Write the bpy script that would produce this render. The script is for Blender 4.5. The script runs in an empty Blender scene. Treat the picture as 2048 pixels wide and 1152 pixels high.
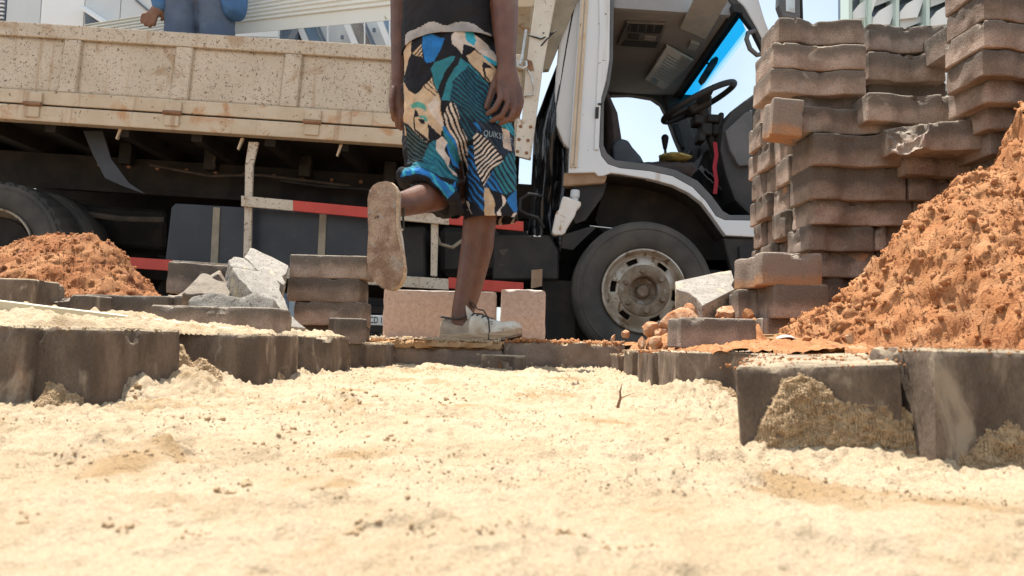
import bpy, bmesh, math, random
import numpy as np
from mathutils import Vector, Matrix, Euler
from mathutils.bvhtree import BVHTree
R = math.radians
S = bpy.context.scene
COL = S.collection
random.seed(7)

# ---------------------------------------------------------------- camera, sky, sun, exposure
FPX = 1479.0
PITCH, ROLL, EYE = R(3.83), R(1.4), 0.09
F_ = Vector((0, math.cos(PITCH), math.sin(PITCH)))
R0 = Vector((1, 0, 0)); U0 = Vector((0, -math.sin(PITCH), math.cos(PITCH)))
R_ = R0 * math.cos(ROLL) + U0 * math.sin(ROLL)
U_ = U0 * math.cos(ROLL) - R0 * math.sin(ROLL)
CAM = Vector((0, 0, EYE))
cam = bpy.data.cameras.new('camera'); camo = bpy.data.objects.new('camera', cam); COL.objects.link(camo)
cam.sensor_width = 36.0; cam.lens = 36.0 * FPX / 2048
cam.clip_start = 0.02; cam.clip_end = 2000
m = Matrix((R_, U_, -F_)).transposed().to_4x4(); m.translation = CAM
camo.matrix_world = m
cam.dof.use_dof = True; cam.dof.focus_distance = 2.3; cam.dof.aperture_fstop = 14.0
S.camera = camo

SUN_DIR = Vector((-0.17, 0.20, 1.0)).normalized()
W = bpy.data.worlds.new('World'); S.world = W; W.use_nodes = True
nt = W.node_tree
bg = nt.nodes['Background']
sky = nt.nodes.new('ShaderNodeTexSky'); sky.sky_type = 'NISHITA'; sky.sun_disc = False
sky.sun_elevation = math.asin(SUN_DIR.z); sky.sun_rotation = math.atan2(SUN_DIR.x, SUN_DIR.y)
sky.dust_density = 2.0; sky.air_density = 1.0; sky.ozone_density = 1.0
# thin bright cloud over the blue, the same all round the sky
tc = nt.nodes.new('ShaderNodeTexCoord'); nz = nt.nodes.new('ShaderNodeTexNoise')
nz.inputs['Scale'].default_value = 3.0; nz.inputs['Detail'].default_value = 6
rp = nt.nodes.new('ShaderNodeValToRGB')
rp.color_ramp.elements[0].position = .33; rp.color_ramp.elements[0].color = (.35, .35, .35, 1)
rp.color_ramp.elements[1].position = .68; rp.color_ramp.elements[1].color = (.8, .8, .8, 1)
mx = nt.nodes.new('ShaderNodeMix'); mx.data_type = 'RGBA'
mx.inputs['B'].default_value = (5.0, 5.7, 6.0, 1)
nt.links.new(tc.outputs['Generated'], nz.inputs['Vector'])
nt.links.new(nz.outputs['Fac'], rp.inputs['Fac'])
nt.links.new(rp.outputs['Color'], mx.inputs['Factor'])
nt.links.new(sky.outputs['Color'], mx.inputs['A'])
nt.links.new(mx.outputs['Result'], bg.inputs['Color'])
bg.inputs['Strength'].default_value = 0.105

sun = bpy.data.lights.new('sun', 'SUN'); suno = bpy.data.objects.new('sun', sun); COL.objects.link(suno)
sun.energy = 4.7; sun.angle = R(0.53); sun.color = (1, .95, .87)
suno.rotation_euler = (-SUN_DIR).to_track_quat('-Z', 'Y').to_euler()
suno.location = (0, 0, 20)
S.view_settings.view_transform = 'Standard'; S.view_settings.look = 'None'
S.view_settings.exposure = 1.0; S.view_settings.gamma = 1.0; S.view_settings.use_curve_mapping = False
try:
    S.cycles.max_bounces = 8; S.cycles.diffuse_bounces = 5; S.cycles.transparent_max_bounces = 12
    S.cycles.sample_clamp_indirect = 6
except Exception: pass

# ---------------------------------------------------------------- measuring helpers
def ray(px, py):
    return F_ + R_ * ((px - 1024) / FPX) + U_ * ((576 - py) / FPX)
def P(px, py, Y):                       # point of the place at depth Y that a measurement in the photo refers to
    r = ray(px, py); return CAM + r * (Y / r.y)
TILT = R(2.35)                          # the road falls to the right and the truck stands nose down on it
MT = Matrix.Translation((0, 4.1, 0)) @ Matrix.Rotation(TILT, 4, 'Y')
MTI = MT.inverted()
def TL(px, py, d):                      # truck coordinates: x forward, y across (0 = near side), z above the road
    o = MTI @ CAM; r = MTI.to_3x3() @ ray(px, py)
    return o + r * ((d - o.y) / r.y)
def TZ(px, py, z):
    o = MTI @ CAM; r = MTI.to_3x3() @ ray(px, py)
    return o + r * ((z - o.z) / r.z)

# ---------------------------------------------------------------- noise in numpy
def _h(i, j, k, s):
    n = (i * 374761393 + j * 668265263 + k * 2147483647 + s * 1274126177) & 0xffffffff
    n = ((n ^ (n >> 13)) * 1274126177) & 0xffffffff
    n = ((n ^ (n >> 15)) * 2246822519) & 0xffffffff
    return ((n ^ (n >> 16)) & 0xffff) / 65535.0
def vn(x, y, z=None, s=0):
    x = np.asarray(x, float); y = np.asarray(y, float); z = np.zeros_like(x) if z is None else np.asarray(z, float)
    xi, yi, zi = np.floor(x).astype(np.int64), np.floor(y).astype(np.int64), np.floor(z).astype(np.int64)
    u, v, w = x - xi, y - yi, z - zi
    u = u*u*(3-2*u); v = v*v*(3-2*v); w = w*w*(3-2*w)
    def l(a, b, t): return a + (b - a) * t
    c = [[[_h(xi+a, yi+b, zi+d, s) for d in (0, 1)] for b in (0, 1)] for a in (0, 1)]
    return l(l(l(c[0][0][0], c[1][0][0], u), l(c[0][1][0], c[1][1][0], u), v),
             l(l(c[0][0][1], c[1][0][1], u), l(c[0][1][1], c[1][1][1], u), v), w) * 2 - 1
def fbm(x, y, z=None, s=0, o=4, g=.5):
    t = 0; a = 1.0; f = 1.0
    zz = None
    for k in range(o):
        t = t + a * vn(np.asarray(x)*f + 17.3*k, np.asarray(y)*f - 9.1*k, None if z is None else np.asarray(z)*f, s + k)
        a *= g; f *= 2.03
    return t

# ---------------------------------------------------------------- materials
MATS = {}
def mat(name, c1, c2=None, scale=10, rough=.8, metal=0, bump=0, bscale=60, c3=None, s3=30, t3=.6, soft=.03,
        rand=0, spec=.3, detail=5, stretch=None, dust=None, grad=None, coat=0, bdist=.01, d3=2.0, attr=None, speck=None, streak=None, c4=None, s4=5, t4=.6, soft4=.1):
    mt = bpy.data.materials.new(name); mt.use_nodes = True
    n = mt.node_tree.nodes; L = mt.node_tree.links; b = n['Principled BSDF']
    b.inputs['Roughness'].default_value = rough; b.inputs['Metallic'].default_value = metal
    b.inputs['Specular IOR Level'].default_value = spec; b.inputs['Coat Weight'].default_value = coat
    co = n.new('ShaderNodeTexCoord'); vec = co.outputs['Object']
    if stretch:
        mp = n.new('ShaderNodeMapping'); mp.inputs['Scale'].default_value = stretch
        L.new(vec, mp.inputs['Vector']); vec = mp.outputs['Vector']
    if rand:
        oi = n.new('ShaderNodeObjectInfo'); va = n.new('ShaderNodeVectorMath'); va.operation = 'SCALE'
        cx = n.new('ShaderNodeCombineXYZ')
        for k in range(3): L.new(oi.outputs['Random'], cx.inputs[k])
        L.new(cx.outputs[0], va.inputs[0]); va.inputs['Scale'].default_value = 40
        ad = n.new('ShaderNodeVectorMath'); L.new(vec, ad.inputs[0]); L.new(va.outputs[0], ad.inputs[1]); vec = ad.outputs[0]
    def noise(sc, det=detail, dist=0, ro=.55):
        t = n.new('ShaderNodeTexNoise'); t.inputs['Scale'].default_value = sc; t.inputs['Detail'].default_value = det
        t.inputs['Distortion'].default_value = dist; t.inputs['Roughness'].default_value = ro
        L.new(vec, t.inputs['Vector']); return t.outputs['Fac']
    def mapr(v, a, c):
        r = n.new('ShaderNodeMapRange'); r.inputs['From Min'].default_value = a; r.inputs['From Max'].default_value = c
        r.interpolation_type = 'SMOOTHSTEP'; L.new(v, r.inputs['Value']); return r.outputs['Result']
    def mix(f, A, B):
        x = n.new('ShaderNodeMix'); x.data_type = 'RGBA'
        if hasattr(f, 'links'): L.new(f, x.inputs['Factor'])
        else: x.inputs['Factor'].default_value = f
        for nm, q in (('A', A), ('B', B)):
            if hasattr(q, 'links'): L.new(q, x.inputs[nm])
            else: x.inputs[nm].default_value = (*q, 1)
        return x.outputs['Result']
    def mul(a, c):
        q = n.new('ShaderNodeMath'); q.operation = 'MULTIPLY'
        for k, t in enumerate((a, c)):
            if hasattr(t, 'links'): L.new(t, q.inputs[k])
            else: q.inputs[k].default_value = t
        return q.outputs[0]
    col = c1
    if attr:
        at = n.new('ShaderNodeAttribute'); at.attribute_name = attr; col = at.outputs['Color']
        if c2: col = mix(mul(mapr(noise(scale), .35, .65), .5), col, c2)
    elif c2: col = mix(mapr(noise(scale), .35, .65), c1, c2)
    if grad:
        sp = n.new('ShaderNodeSeparateXYZ'); L.new(co.outputs['Object'], sp.inputs[0])
        ns = n.new('ShaderNodeMath'); ns.operation = 'MULTIPLY_ADD'
        L.new(noise(22), ns.inputs[0]); ns.inputs[1].default_value = grad[3]; L.new(sp.outputs['Z'], ns.inputs[2])
        col = mix(mapr(ns.outputs[0], grad[0], grad[1]), col, grad[2])
    if c4: col = mix(mapr(noise(s4, 4, .6), t4, t4 + soft4), col, c4)
    if speck:
        r = n.new('ShaderNodeMapRange'); r.inputs['From Min'].default_value = .3; r.inputs['From Max'].default_value = .7
        r.inputs['To Min'].default_value = 1 - speck[1]; r.inputs['To Max'].default_value = 1 + speck[1]; L.new(noise(speck[0], 3, 0, .7), r.inputs['Value'])
        vm = n.new('ShaderNodeVectorMath'); vm.operation = 'SCALE'; L.new(r.outputs[0], vm.inputs['Scale'])
        if hasattr(col, 'links'): L.new(col, vm.inputs[0])
        else: vm.inputs[0].default_value = col
        col = vm.outputs[0]
    f3 = None
    if c3:
        f3 = mapr(noise(s3, d3, 1.2), t3, t3 + soft); col = mix(f3, col, c3)
    if streak:
        mp2 = n.new('ShaderNodeMapping'); mp2.inputs['Scale'].default_value = (streak[2], streak[2], streak[2]*.07); L.new(co.outputs['Object'], mp2.inputs['Vector'])
        t = n.new('ShaderNodeTexNoise'); t.inputs['Scale'].default_value = 1; t.inputs['Detail'].default_value = 4; L.new(mp2.outputs[0], t.inputs['Vector'])
        col = mix(mul(mapr(t.outputs['Fac'], streak[1], streak[1]+.14), .75), col, streak[0])
    if dust:
        ge = n.new('ShaderNodeNewGeometry'); sp2 = n.new('ShaderNodeSeparateXYZ'); L.new(ge.outputs['Normal'], sp2.inputs[0])
        f = mul(mul(mapr(sp2.outputs['Z'], .35, .85), dust[1]), mapr(noise(dust[2] if len(dust) > 2 else 25), .25, .55)); col = mix(f, col, dust[0])
    if rand:
        hs = n.new('ShaderNodeHueSaturation'); r = n.new('ShaderNodeMapRange')
        r.inputs['To Min'].default_value = 1 - rand; r.inputs['To Max'].default_value = 1 + rand
        L.new(oi.outputs['Random'], r.inputs['Value']); L.new(r.outputs[0], hs.inputs['Value'])
        if hasattr(col, 'links'): L.new(col, hs.inputs['Color'])
        else: hs.inputs['Color'].default_value = (*col, 1)
        col = hs.outputs[0]
    if hasattr(col, 'links'): L.new(col, b.inputs['Base Color'])
    else: b.inputs['Base Color'].default_value = (*col, 1)
    if bump:
        bp = n.new('ShaderNodeBump'); bp.inputs['Strength'].default_value = bump; bp.inputs['Distance'].default_value = bdist
        L.new(noise(bscale, 6, 0, .65), bp.inputs['Height']); L.new(bp.outputs[0], b.inputs['Normal'])
    MATS[name] = mt; return mt
def glass_mat(name, col, gl=.06):
    mt = bpy.data.materials.new(name); mt.use_nodes = True
    n = mt.node_tree.nodes; L = mt.node_tree.links; n.remove(n['Principled BSDF'])
    t = n.new('ShaderNodeBsdfTransparent'); t.inputs['Color'].default_value = (*col, 1)
    g = n.new('ShaderNodeBsdfGlossy'); g.inputs['Roughness'].default_value = .03
    x = n.new('ShaderNodeMixShader'); x.inputs[0].default_value = gl
    L.new(t.outputs[0], x.inputs[1]); L.new(g.outputs[0], x.inputs[2]); L.new(x.outputs[0], n['Material Output'].inputs[0])
    MATS[name] = mt; return mt

m_sand = mat('sand', (.45, .342, .222), (.515, .402, .275), 9, .95, bump=.9, bscale=480, bdist=.004, c3=(.34, .23, .12), s3=300, t3=.64, soft=.08, speck=(700, .25), c4=(.37, .25, .135), s4=7, t4=.555, soft4=.12, spec=.15)  # brown specks put the small shadows between grains into the sand colour
m_clump = mat('damp_sand', (.33, .225, .13), (.45, .33, .205), 90, .95, bump=.6, bscale=380, bdist=.003, c3=(.25, .15, .07), s3=230, t3=.64, soft=.05, spec=.15)
m_crumb = mat('sand_crumb', (.36, .245, .14), (.46, .34, .21), 90, .95, bump=.6, bscale=380, bdist=.003, spec=.15)
m_soil = mat('red_soil', (.38, .165, .070), (.44, .22, .105), 22, .95, bump=.9, bscale=260, bdist=.005, c3=(.24, .095, .042), s3=60, t3=.56, soft=.12, speck=(420, .2), c4=(.48, .30, .17), s4=6, t4=.6, soft4=.1, spec=.12)
m_soil2 = mat('brown_soil', (.30, .125, .055), (.40, .20, .095), 9, .95, bump=.9, bscale=260, bdist=.005, c3=(.15, .06, .033), s3=16, t3=.55, soft=.14, speck=(420, .2), spec=.12)
m_rock = mat('soil_rock', (.38, .17, .08), (.52, .34, .22), 24, .9, bump=.7, bscale=90, c3=(.24, .09, .04), s3=40, t3=.6, soft=.06, spec=.15)
m_paver = mat('paver', (.225, .160, .122), (.36, .275, .222), 13, .9, bump=.9, bscale=230, bdist=.005, c3=(.35, .30, .25), s3=15, t3=.62, soft=.16, d3=5, rand=.26, speck=(330, .3),
              grad=(.045, .075, (.145, .117, .095), .05), streak=((.40, .34, .28), .60, 24), dust=((.46, .39, .31), .55), c4=(.40, .22, .125), s4=11, t4=.66, soft4=.14, spec=.2)
m_paver_n = mat('paver_near', (.105, .076, .056), (.195, .145, .108), 26, .85, bump=.9, bscale=330, bdist=.004, speck=(520, .22), c3=(.34, .27, .20), s3=26, t3=.565, soft=.14, d3=5, rand=.1,
              stretch=(1, 1, .45), dust=((.50, .40, .27), .8), c4=(.30, .13, .055), s4=13, t4=.66, soft4=.08, spec=.25)
m_paver_o = mat('paver_orange', (.38, .20, .105), (.32, .19, .115), 18, .9, bump=.9, bscale=230, bdist=.005, speck=(330, .22), grad=(.03, .05, (.24, .19, .155), .035), dust=((.46, .39, .31), .6), spec=.2)
m_concrete = mat('pale_concrete', (.42, .335, .285), (.49, .40, .35), 60, .95, bump=.5, bscale=260, bdist=.004, c3=(.24, .17, .14), s3=190, t3=.63, soft=.04, dust=((.55, .48, .42), .6), spec=.15)
m_paver_w = mat('paver_worn', (.27, .245, .215), (.34, .31, .27), 40, speck=(300, .25), rough=.95, bump=.6, bscale=210, bdist=.004, c3=(.15, .13, .11), s3=120, t3=.60, soft=.05, c4=(.46, .38, .27), s4=9, t4=.58, soft4=.1, spec=.15)
m_kerb = mat('kerb', (.17, .13, .105), (.25, .19, .15), 14, .9, bump=.7, bscale=70, c3=(.44, .34, .24), s3=22, t3=.62, soft=.08, dust=((.52, .38, .24), .9), spec=.15)
m_road = mat('asphalt', (.07, .062, .055), (.12, .095, .07), 3, .95, bump=.4, bscale=120)
m_ground = mat('ground', (.20, .15, .10), (.28, .2, .13), 2, .95)
m_dirt = mat('pavement_dirt', (.42, .23, .11), (.50, .34, .2), 8, .95, bump=.5, bscale=160, spec=.1)
m_cream = mat('cream_paint', (.50, .43, .33), (.56, .485, .385), 4, .5, bump=.15, bscale=90, c3=(.17, .115, .08), s3=78, t3=.595, soft=.03, speck=(150, .1), streak=((.38, .27, .17), .605, 20), c4=(.40, .29, .19), s4=5, t4=.56, soft4=.14, d3=3, spec=.35)
m_cream2 = mat('cream_paint_dirty', (.50, .40, .28), (.56, .47, .35), 6, .5, streak=((.35, .22, .13), .585, 16), bump=.2, bscale=70, c3=(.16, .09, .055), s3=38, t3=.67, soft=.02, c4=(.46, .27, .14), s4=6, t4=.54, soft4=.16, d3=3, spec=.35)
m_white = mat('white_paint', (.60, .63, .65), (.63, .65, .66), 5, .3, streak=((.45, .40, .33), .60, 15), coat=.3, c3=(.09, .08, .07), s3=26, t3=.735, soft=.015, c4=(.55, .50, .41), s4=3.5, t4=.6, soft4=.2, spec=.5)
m_bedpost = mat('post_paint', (.60, .57, .49), (.55, .50, .42), 8, .45, c3=(.10, .08, .065), s3=60, t3=.68, soft=.02, c4=(.40, .31, .22), s4=12, t4=.62, soft4=.1)
m_black = mat('black_metal', (.018, .017, .017), (.032, .029, .026), 8, .55, bump=.1, bscale=40, c3=(.07, .055, .04), s3=9, t3=.66, soft=.1)
m_under = mat('chassis', (.014, .012, .011), (.03, .024, .019), 6, .8)
m_tank = mat('tank', (.022, .025, .032), (.035, .037, .043), 6, .4, c3=(.12, .11, .10), s3=42, t3=.72, soft=.03, spec=.4)
m_gloss = mat('black_plastic', (.012, .012, .013), None, rough=.12, spec=.6, bump=.25, bscale=9, bdist=.03)
m_rubber = mat('tyre_rubber', (.05, .047, .044), (.085, .075, .063), 6, .75, bump=.12, bscale=60, spec=.3)
m_rim = mat('wheel_steel', (.46, .42, .36), (.30, .235, .17), 9, .45, metal=.35, bump=.15, bscale=60, c3=(.20, .13, .075), s3=16, t3=.55, soft=.1, spec=.5)
m_hub = mat('hub_rust', (.16, .115, .075), (.24, .19, .14), 18, .6, metal=.3, c3=(.33, .30, .27), s3=20, t3=.6, soft=.08)
m_red = mat('red_band', (.52, .07, .05), (.45, .06, .045), 10, .5, c3=(.35, .25, .2), s3=60, t3=.74, soft=.03)
m_strap = mat('strap', (.30, .26, .19), (.22, .19, .14), 12, .6)
m_line = mat('dirty_hose', (.05, .042, .034), (.08, .062, .045), 12, .7)
m_flap = mat('mud_flap', (.055, .062, .075), (.04, .043, .05), 5, .5)
m_grey = mat('seal_grey', (.10, .108, .115), (.13, .13, .135), 8, .6)
m_liner = mat('headliner', (.235, .24, .25), (.265, .27, .275), 5, .85)
m_int = mat('cab_plastic', (.045, .045, .047), (.06, .058, .055), 10, .6)
m_intb = mat('cab_dark', (.02, .02, .021), None, rough=.6)
m_vis = mat('visor', (.36, .38, .38), (.42, .43, .43), 12, .25, coat=.6, bump=.15, bscale=12, bdist=.02)
m_seat = mat('seat_vinyl', (.055, .066, .08), (.045, .05, .06), 12, .55, bump=.2, bscale=50)
m_seatb = mat('seat_fabric', (.045, .036, .036), (.06, .045, .04), 16, .8)
m_foam = mat('yellow_foam', (.42, .36, .13), (.30, .24, .1), 22, .95, bump=.6, bscale=60)
m_ribbon = mat('red_ribbon', (.30, .02, .035), None, rough=.7)
m_bottle = mat('white_plastic', (.66, .62, .56), (.70, .67, .63), 12, .35, c3=(.42, .25, .13), s3=11, t3=.62, soft=.12)
m_cap = mat('cap_plastic', (.55, .58, .60), None, rough=.4)
m_chrome = mat('bright_metal', (.6, .58, .54), (.45, .4, .34), 20, .25, metal=.9)
m_rust = mat('rust', (.20, .10, .055), (.28, .16, .09), 20, .8, bump=.4, bscale=70)
m_brown = mat('brown_dirt_paint', (.26, .17, .105), (.34, .24, .16), 9, .7)
m_glass = glass_mat('windscreen', (.93, .97, .97), .05)
m_tint = glass_mat('tint_film', (.02, .50, .86), .04)
m_tint2 = glass_mat('tint_fade', (.35, .78, .95), .04)
m_tint3 = glass_mat('tint_faint', (.68, .92, .98), .04)
m_sheet = mat('white_sheet', (.80, .79, .71), (.83, .82, .76), 3, .4, c3=(.42, .36, .22), s3=7, t3=.72, soft=.04)
m_bwall = mat('white_cladding', (.80, .81, .81), (.82, .83, .83), 2, .5)
m_bgrey = mat('grey_cladding', (.60, .62, .63), (.63, .65, .65), 2, .6)
m_bgreen = mat('pale_green_fin', (.55, .66, .60), None, rough=.4)
m_bdark = mat('window_glass', (.08, .10, .13), (.12, .15, .19), 2, .1, spec=.6)
m_bstone = mat('grey_stone', (.30, .28, .26), (.22, .2, .19), 30, .9)
m_skin = mat('dark_skin', (.095, .038, .022), (.14, .062, .037), 14, .42, bump=.25, bscale=220, spec=.5, speck=(600, .12), c4=(.20, .12, .08), s4=9, t4=.60, soft4=.2)
m_skin2 = mat('brown_skin', (.23, .115, .065), (.19, .09, .05), 22, .5, bump=.2, bscale=60)
m_shorts = mat('print_cloth', (.5, .5, .5), attr='print', speck=(26, .22), rough=.85, bump=.15, bscale=500, spec=.2)
m_shirt = mat('black_shirt', (.012, .012, .015), (.018, .017, .02), 12, .85, bump=.3, bscale=260)
m_hem = mat('grey_hem', (.40, .385, .38), (.26, .25, .25), 14, .85, bump=.2, bscale=200)
m_canvas = mat('white_canvas', (.66, .62, .54), (.55, .48, .38), 22, .8, bump=.4, bscale=300, c3=(.16, .13, .1), s3=60, t3=.66, soft=.05, c4=(.40, .29, .19), s4=14, t4=.52, soft4=.2)
m_heel = mat('grey_canvas', (.30, .25, .19), (.38, .32, .25), 30, .85, bump=.3, bscale=300)
m_sole = mat('worn_sole', (.22, .135, .092), (.36, .26, .19), 28, .9, bump=.7, bscale=110, c3=(.10, .06, .045), s3=75, t3=.64, soft=.14, speck=(260, .35), c4=(.33, .30, .27), s4=16, t4=.54, soft4=.16)
m_welt = mat('sole_edge', (.55, .43, .30), (.40, .28, .18), 40, .85, bump=.5, bscale=120, stretch=(.3, 1, 3))
m_lace = mat('dark_lace', (.05, .045, .04), None, rough=.9)
m_jeans = mat('denim', (.085, .115, .18), (.11, .145, .21), 8, .85, bump=.3, bscale=400)
m_jacket = mat('blue_work_cloth', (.055, .14, .30), (.08, .18, .35), 6, .8, bump=.3, bscale=60)
m_carw = mat('car_white', (.65, .66, .67), None, rough=.25, coat=.6)
m_cark = mat('car_black', (.012, .012, .013), None, rough=.3, coat=.5)
m_plate = mat('plate_white', (.7, .7, .68), None, rough=.4)
m_ink = mat('black_ink', (.012, .012, .012), None, rough=.6)
m_orange = mat('orange_lens', (.75, .25, .03), None, rough=.2)
m_twig = mat('twig', (.16, .085, .045), (.24, .14, .08), 60, .9)
m_straw = mat('straw', (.55, .42, .22), (.62, .5, .3), 40, .8)
m_alu = mat('screed_bar', (.50, .43, .28), (.55, .48, .33), 14, .45, spec=.4)
m_hair = mat('hair', (.012, .011, .011), None, rough=.9)
m_label = mat('print_grey', (.28, .36, .42), None, rough=.8)

# ---------------------------------------------------------------- mesh helpers
class MB:
    def __init__(s): s.v = []; s.f = []
    def add(s, v, f):
        o = len(s.v); s.v += [tuple(q) for q in v]; s.f += [tuple(i + o for i in q) for q in f]; return s
    def box(s, x0, x1, y0, y1, z0, z1):
        return s.add([(x0,y0,z0),(x1,y0,z0),(x1,y1,z0),(x0,y1,z0),(x0,y0,z1),(x1,y0,z1),(x1,y1,z1),(x0,y1,z1)],
                     [(3,2,1,0),(4,5,6,7),(0,1,5,4),(1,2,6,5),(2,3,7,6),(3,0,4,7)])
    def prism(s, a, b):                              # two matching loops of 3-D points
        n = len(a); s.add(list(a) + list(b), [tuple(range(n))[::-1], tuple(range(n, 2*n))] + [(i, (i+1) % n, (i+1) % n + n, i + n) for i in range(n)]); return s
    def tube(s, path, r, n=8, caps=True, closed=False):
        path = [Vector(p) for p in path]; m_ = len(path)
        rr = r if isinstance(r, (list, tuple)) else [r] * m_
        up = Vector((0, 0, 1)); vs = []; prev = None
        for i, p in enumerate(path):
            t = (path[(i+1) % m_] - path[i-1]) if closed else (path[min(i+1, m_-1)] - path[max(i-1, 0)])
            t.normalize()
            if prev is None: a = t.cross(up); a = a.normalized() if a.length > 1e-3 else Vector((1, 0, 0))
            else: a = prev - t * prev.dot(t); a.normalize()
            prev = a; b = t.cross(a)
            for k in range(n):
                an = 2*math.pi*k/n; vs.append(p + a*math.cos(an)*rr[i] + b*math.sin(an)*rr[i])
        fs = []
        for i in range(m_ if closed else m_ - 1):
            j = (i + 1) % m_
            for k in range(n): fs.append((i*n+k, i*n+(k+1) % n, j*n+(k+1) % n, j*n+k))
        if caps and not closed: fs += [tuple(range(n))[::-1], tuple(range((m_-1)*n, m_*n))]
        return s.add(vs, fs)
    def lathe(s, prof, c, n=48, skip=None, ax='y', closed=False):
        c = Vector(c); vs = []
        for (r, h) in prof:
            for k in range(n):
                a = 2*math.pi*k/n
                vs.append(c + (Vector((r*math.cos(a), h, r*math.sin(a))) if ax == 'y' else Vector((r*math.cos(a), r*math.sin(a), h))))
        fs = []
        q = len(prof)
        for i in range(q if closed else q - 1):
            for k in range(n):
                if skip and skip(i, k): continue
                j = (i+1) % q
                fs.append((i*n+k, i*n+(k+1) % n, j*n+(k+1) % n, j*n+k))
        return s.add(vs, fs)
    def grid(s, fn, nu, nv):
        vs = [fn(i/(nu-1), j/(nv-1)) for j in range(nv) for i in range(nu)]
        return s.add(vs, [(j*nu+i, j*nu+i+1, (j+1)*nu+i+1, (j+1)*nu+i) for j in range(nv-1) for i in range(nu-1)])
    def loft(s, secs, n=16, hint=(1, 0, 0)):         # secs: (centre, rx, ry); rx along hint; rounded ends
        cs = [Vector(q[0]) for q in secs]; m_ = len(secs); hint = Vector(hint); vs = []; fs = []
        T = [(cs[min(i+1, m_-1)] - cs[max(i-1, 0)]).normalized() for i in range(m_)]
        rings = []
        for i in range(m_):
            a = hint - T[i]*hint.dot(T[i]); a.normalize(); b = T[i].cross(a)
            rings.append((cs[i], a*secs[i][1], b*secs[i][2]))
        def cap(i, sg):
            c, a, b = rings[i]; h = min(a.length, b.length)
            return [(c + T[i]*sg*h*math.sin(q), a*math.cos(q), b*math.cos(q)) for q in (.5, 1.0, 1.35)]
        rings = cap(0, -1)[::-1] + rings + cap(m_-1, 1)
        for c, a, b in rings:
            for k in range(n):
                an = 2*math.pi*k/n; vs.append(c + a*math.cos(an) + b*math.sin(an))
        for i in range(len(rings)-1):
            for k in range(n): fs.append((i*n+k, i*n+(k+1) % n, (i+1)*n+(k+1) % n, (i+1)*n+k))
        fs += [tuple(range(n))[::-1], tuple(range((len(rings)-1)*n, len(rings)*n))]
        return s.add(vs, fs)
    def mesh(s, name, bevel=0, seg=1, smooth=False, ang=35):
        me = bpy.data.meshes.new(name); me.from_pydata([tuple(p) for p in s.v], [], s.f)
        bm = bmesh.new(); bm.from_mesh(me); bmesh.ops.recalc_face_normals(bm, faces=bm.faces)
        if bevel:
            ed = [e for e in bm.edges if len(e.link_faces) == 2 and e.calc_face_angle(0) > .5]
            bmesh.ops.bevel(bm, geom=ed, offset=bevel, segments=seg, profile=.6, affect='EDGES', clamp_overlap=True)
        bm.to_mesh(me); bm.free()
        if smooth:
            me.polygons.foreach_set('use_smooth', [True]*len(me.polygons)); me.set_sharp_from_angle(angle=R(ang))
        return me
    def build(s, name, material, parent=None, bevel=0, seg=1, smooth=False, ang=35):
        return link(name, s.mesh(name, bevel, seg, smooth, ang), material, parent)
def link(name, me, material, parent=None):
    o = bpy.data.objects.new(name, me); COL.objects.link(o)
    if material is not None: me.materials.clear(); me.materials.append(material)
    if parent is not None: o.parent = parent
    return o
def tag(o, label, cat, group=None):
    o['label'] = label; o['category'] = cat
    if group: o['group'] = group
    return o
def struct(o): o['kind'] = 'structure'; return o
def stuff(o): o['kind'] = 'stuff'; return o
def thing(name, label, cat, loc=(0, 0, 0), group=None, mw=None):
    o = bpy.data.objects.new(name, None); COL.objects.link(o); o.empty_display_size = .1
    if mw is not None: o.matrix_world = mw
    else: o.location = loc
    return tag(o, label, cat, group)
def npmesh(name, V, Fq, smooth=True):
    me = bpy.data.meshes.new(name); V = np.asarray(V, np.float32); Fq = np.asarray(Fq, np.int32)
    k = Fq.shape[1]
    me.vertices.add(len(V)); me.vertices.foreach_set('co', V.ravel())
    me.loops.add(Fq.size); me.loops.foreach_set('vertex_index', Fq.ravel())
    me.polygons.add(len(Fq)); me.polygons.foreach_set('loop_start', np.arange(0, Fq.size, k, dtype=np.int32))
    me.polygons.foreach_set('use_smooth', np.full(len(Fq), smooth))
    me.update(calc_edges=True); me.validate(); return me
def gridfaces(nu, nv):
    i, j = np.meshgrid(np.arange(nu-1), np.arange(nv-1)); a = (j*nu + i).ravel()
    return np.stack([a, a+1, a+nu+1, a+nu], 1)
def remesh(mb, name, voxel, sm=4, fac=.5):
    me = mb.mesh('tmp'); o = bpy.data.objects.new('tmp', me); COL.objects.link(o)
    a = o.modifiers.new('r', 'REMESH'); a.mode = 'VOXEL'; a.voxel_size = voxel
    b = o.modifiers.new('s', 'SMOOTH'); b.iterations = sm; b.factor = fac
    dg = bpy.context.evaluated_depsgraph_get(); dg.update()
    out = bpy.data.meshes.new_from_object(o.evaluated_get(dg)); out.name = name
    bpy.data.objects.remove(o); bpy.data.meshes.remove(me)
    out.polygons.foreach_set('use_smooth', [True]*len(out.polygons)); return out
def coords(me):
    a = np.empty(len(me.vertices)*3, np.float32); me.vertices.foreach_get('co', a); return a.reshape(-1, 3)
def normals(me):
    a = np.empty(len(me.vertices)*3, np.float32); me.vertex_normals.foreach_get('vector', a); return a.reshape(-1, 3)
def setco(me, V): me.vertices.foreach_set('co', np.asarray(V, np.float32).ravel()); me.update()
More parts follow.
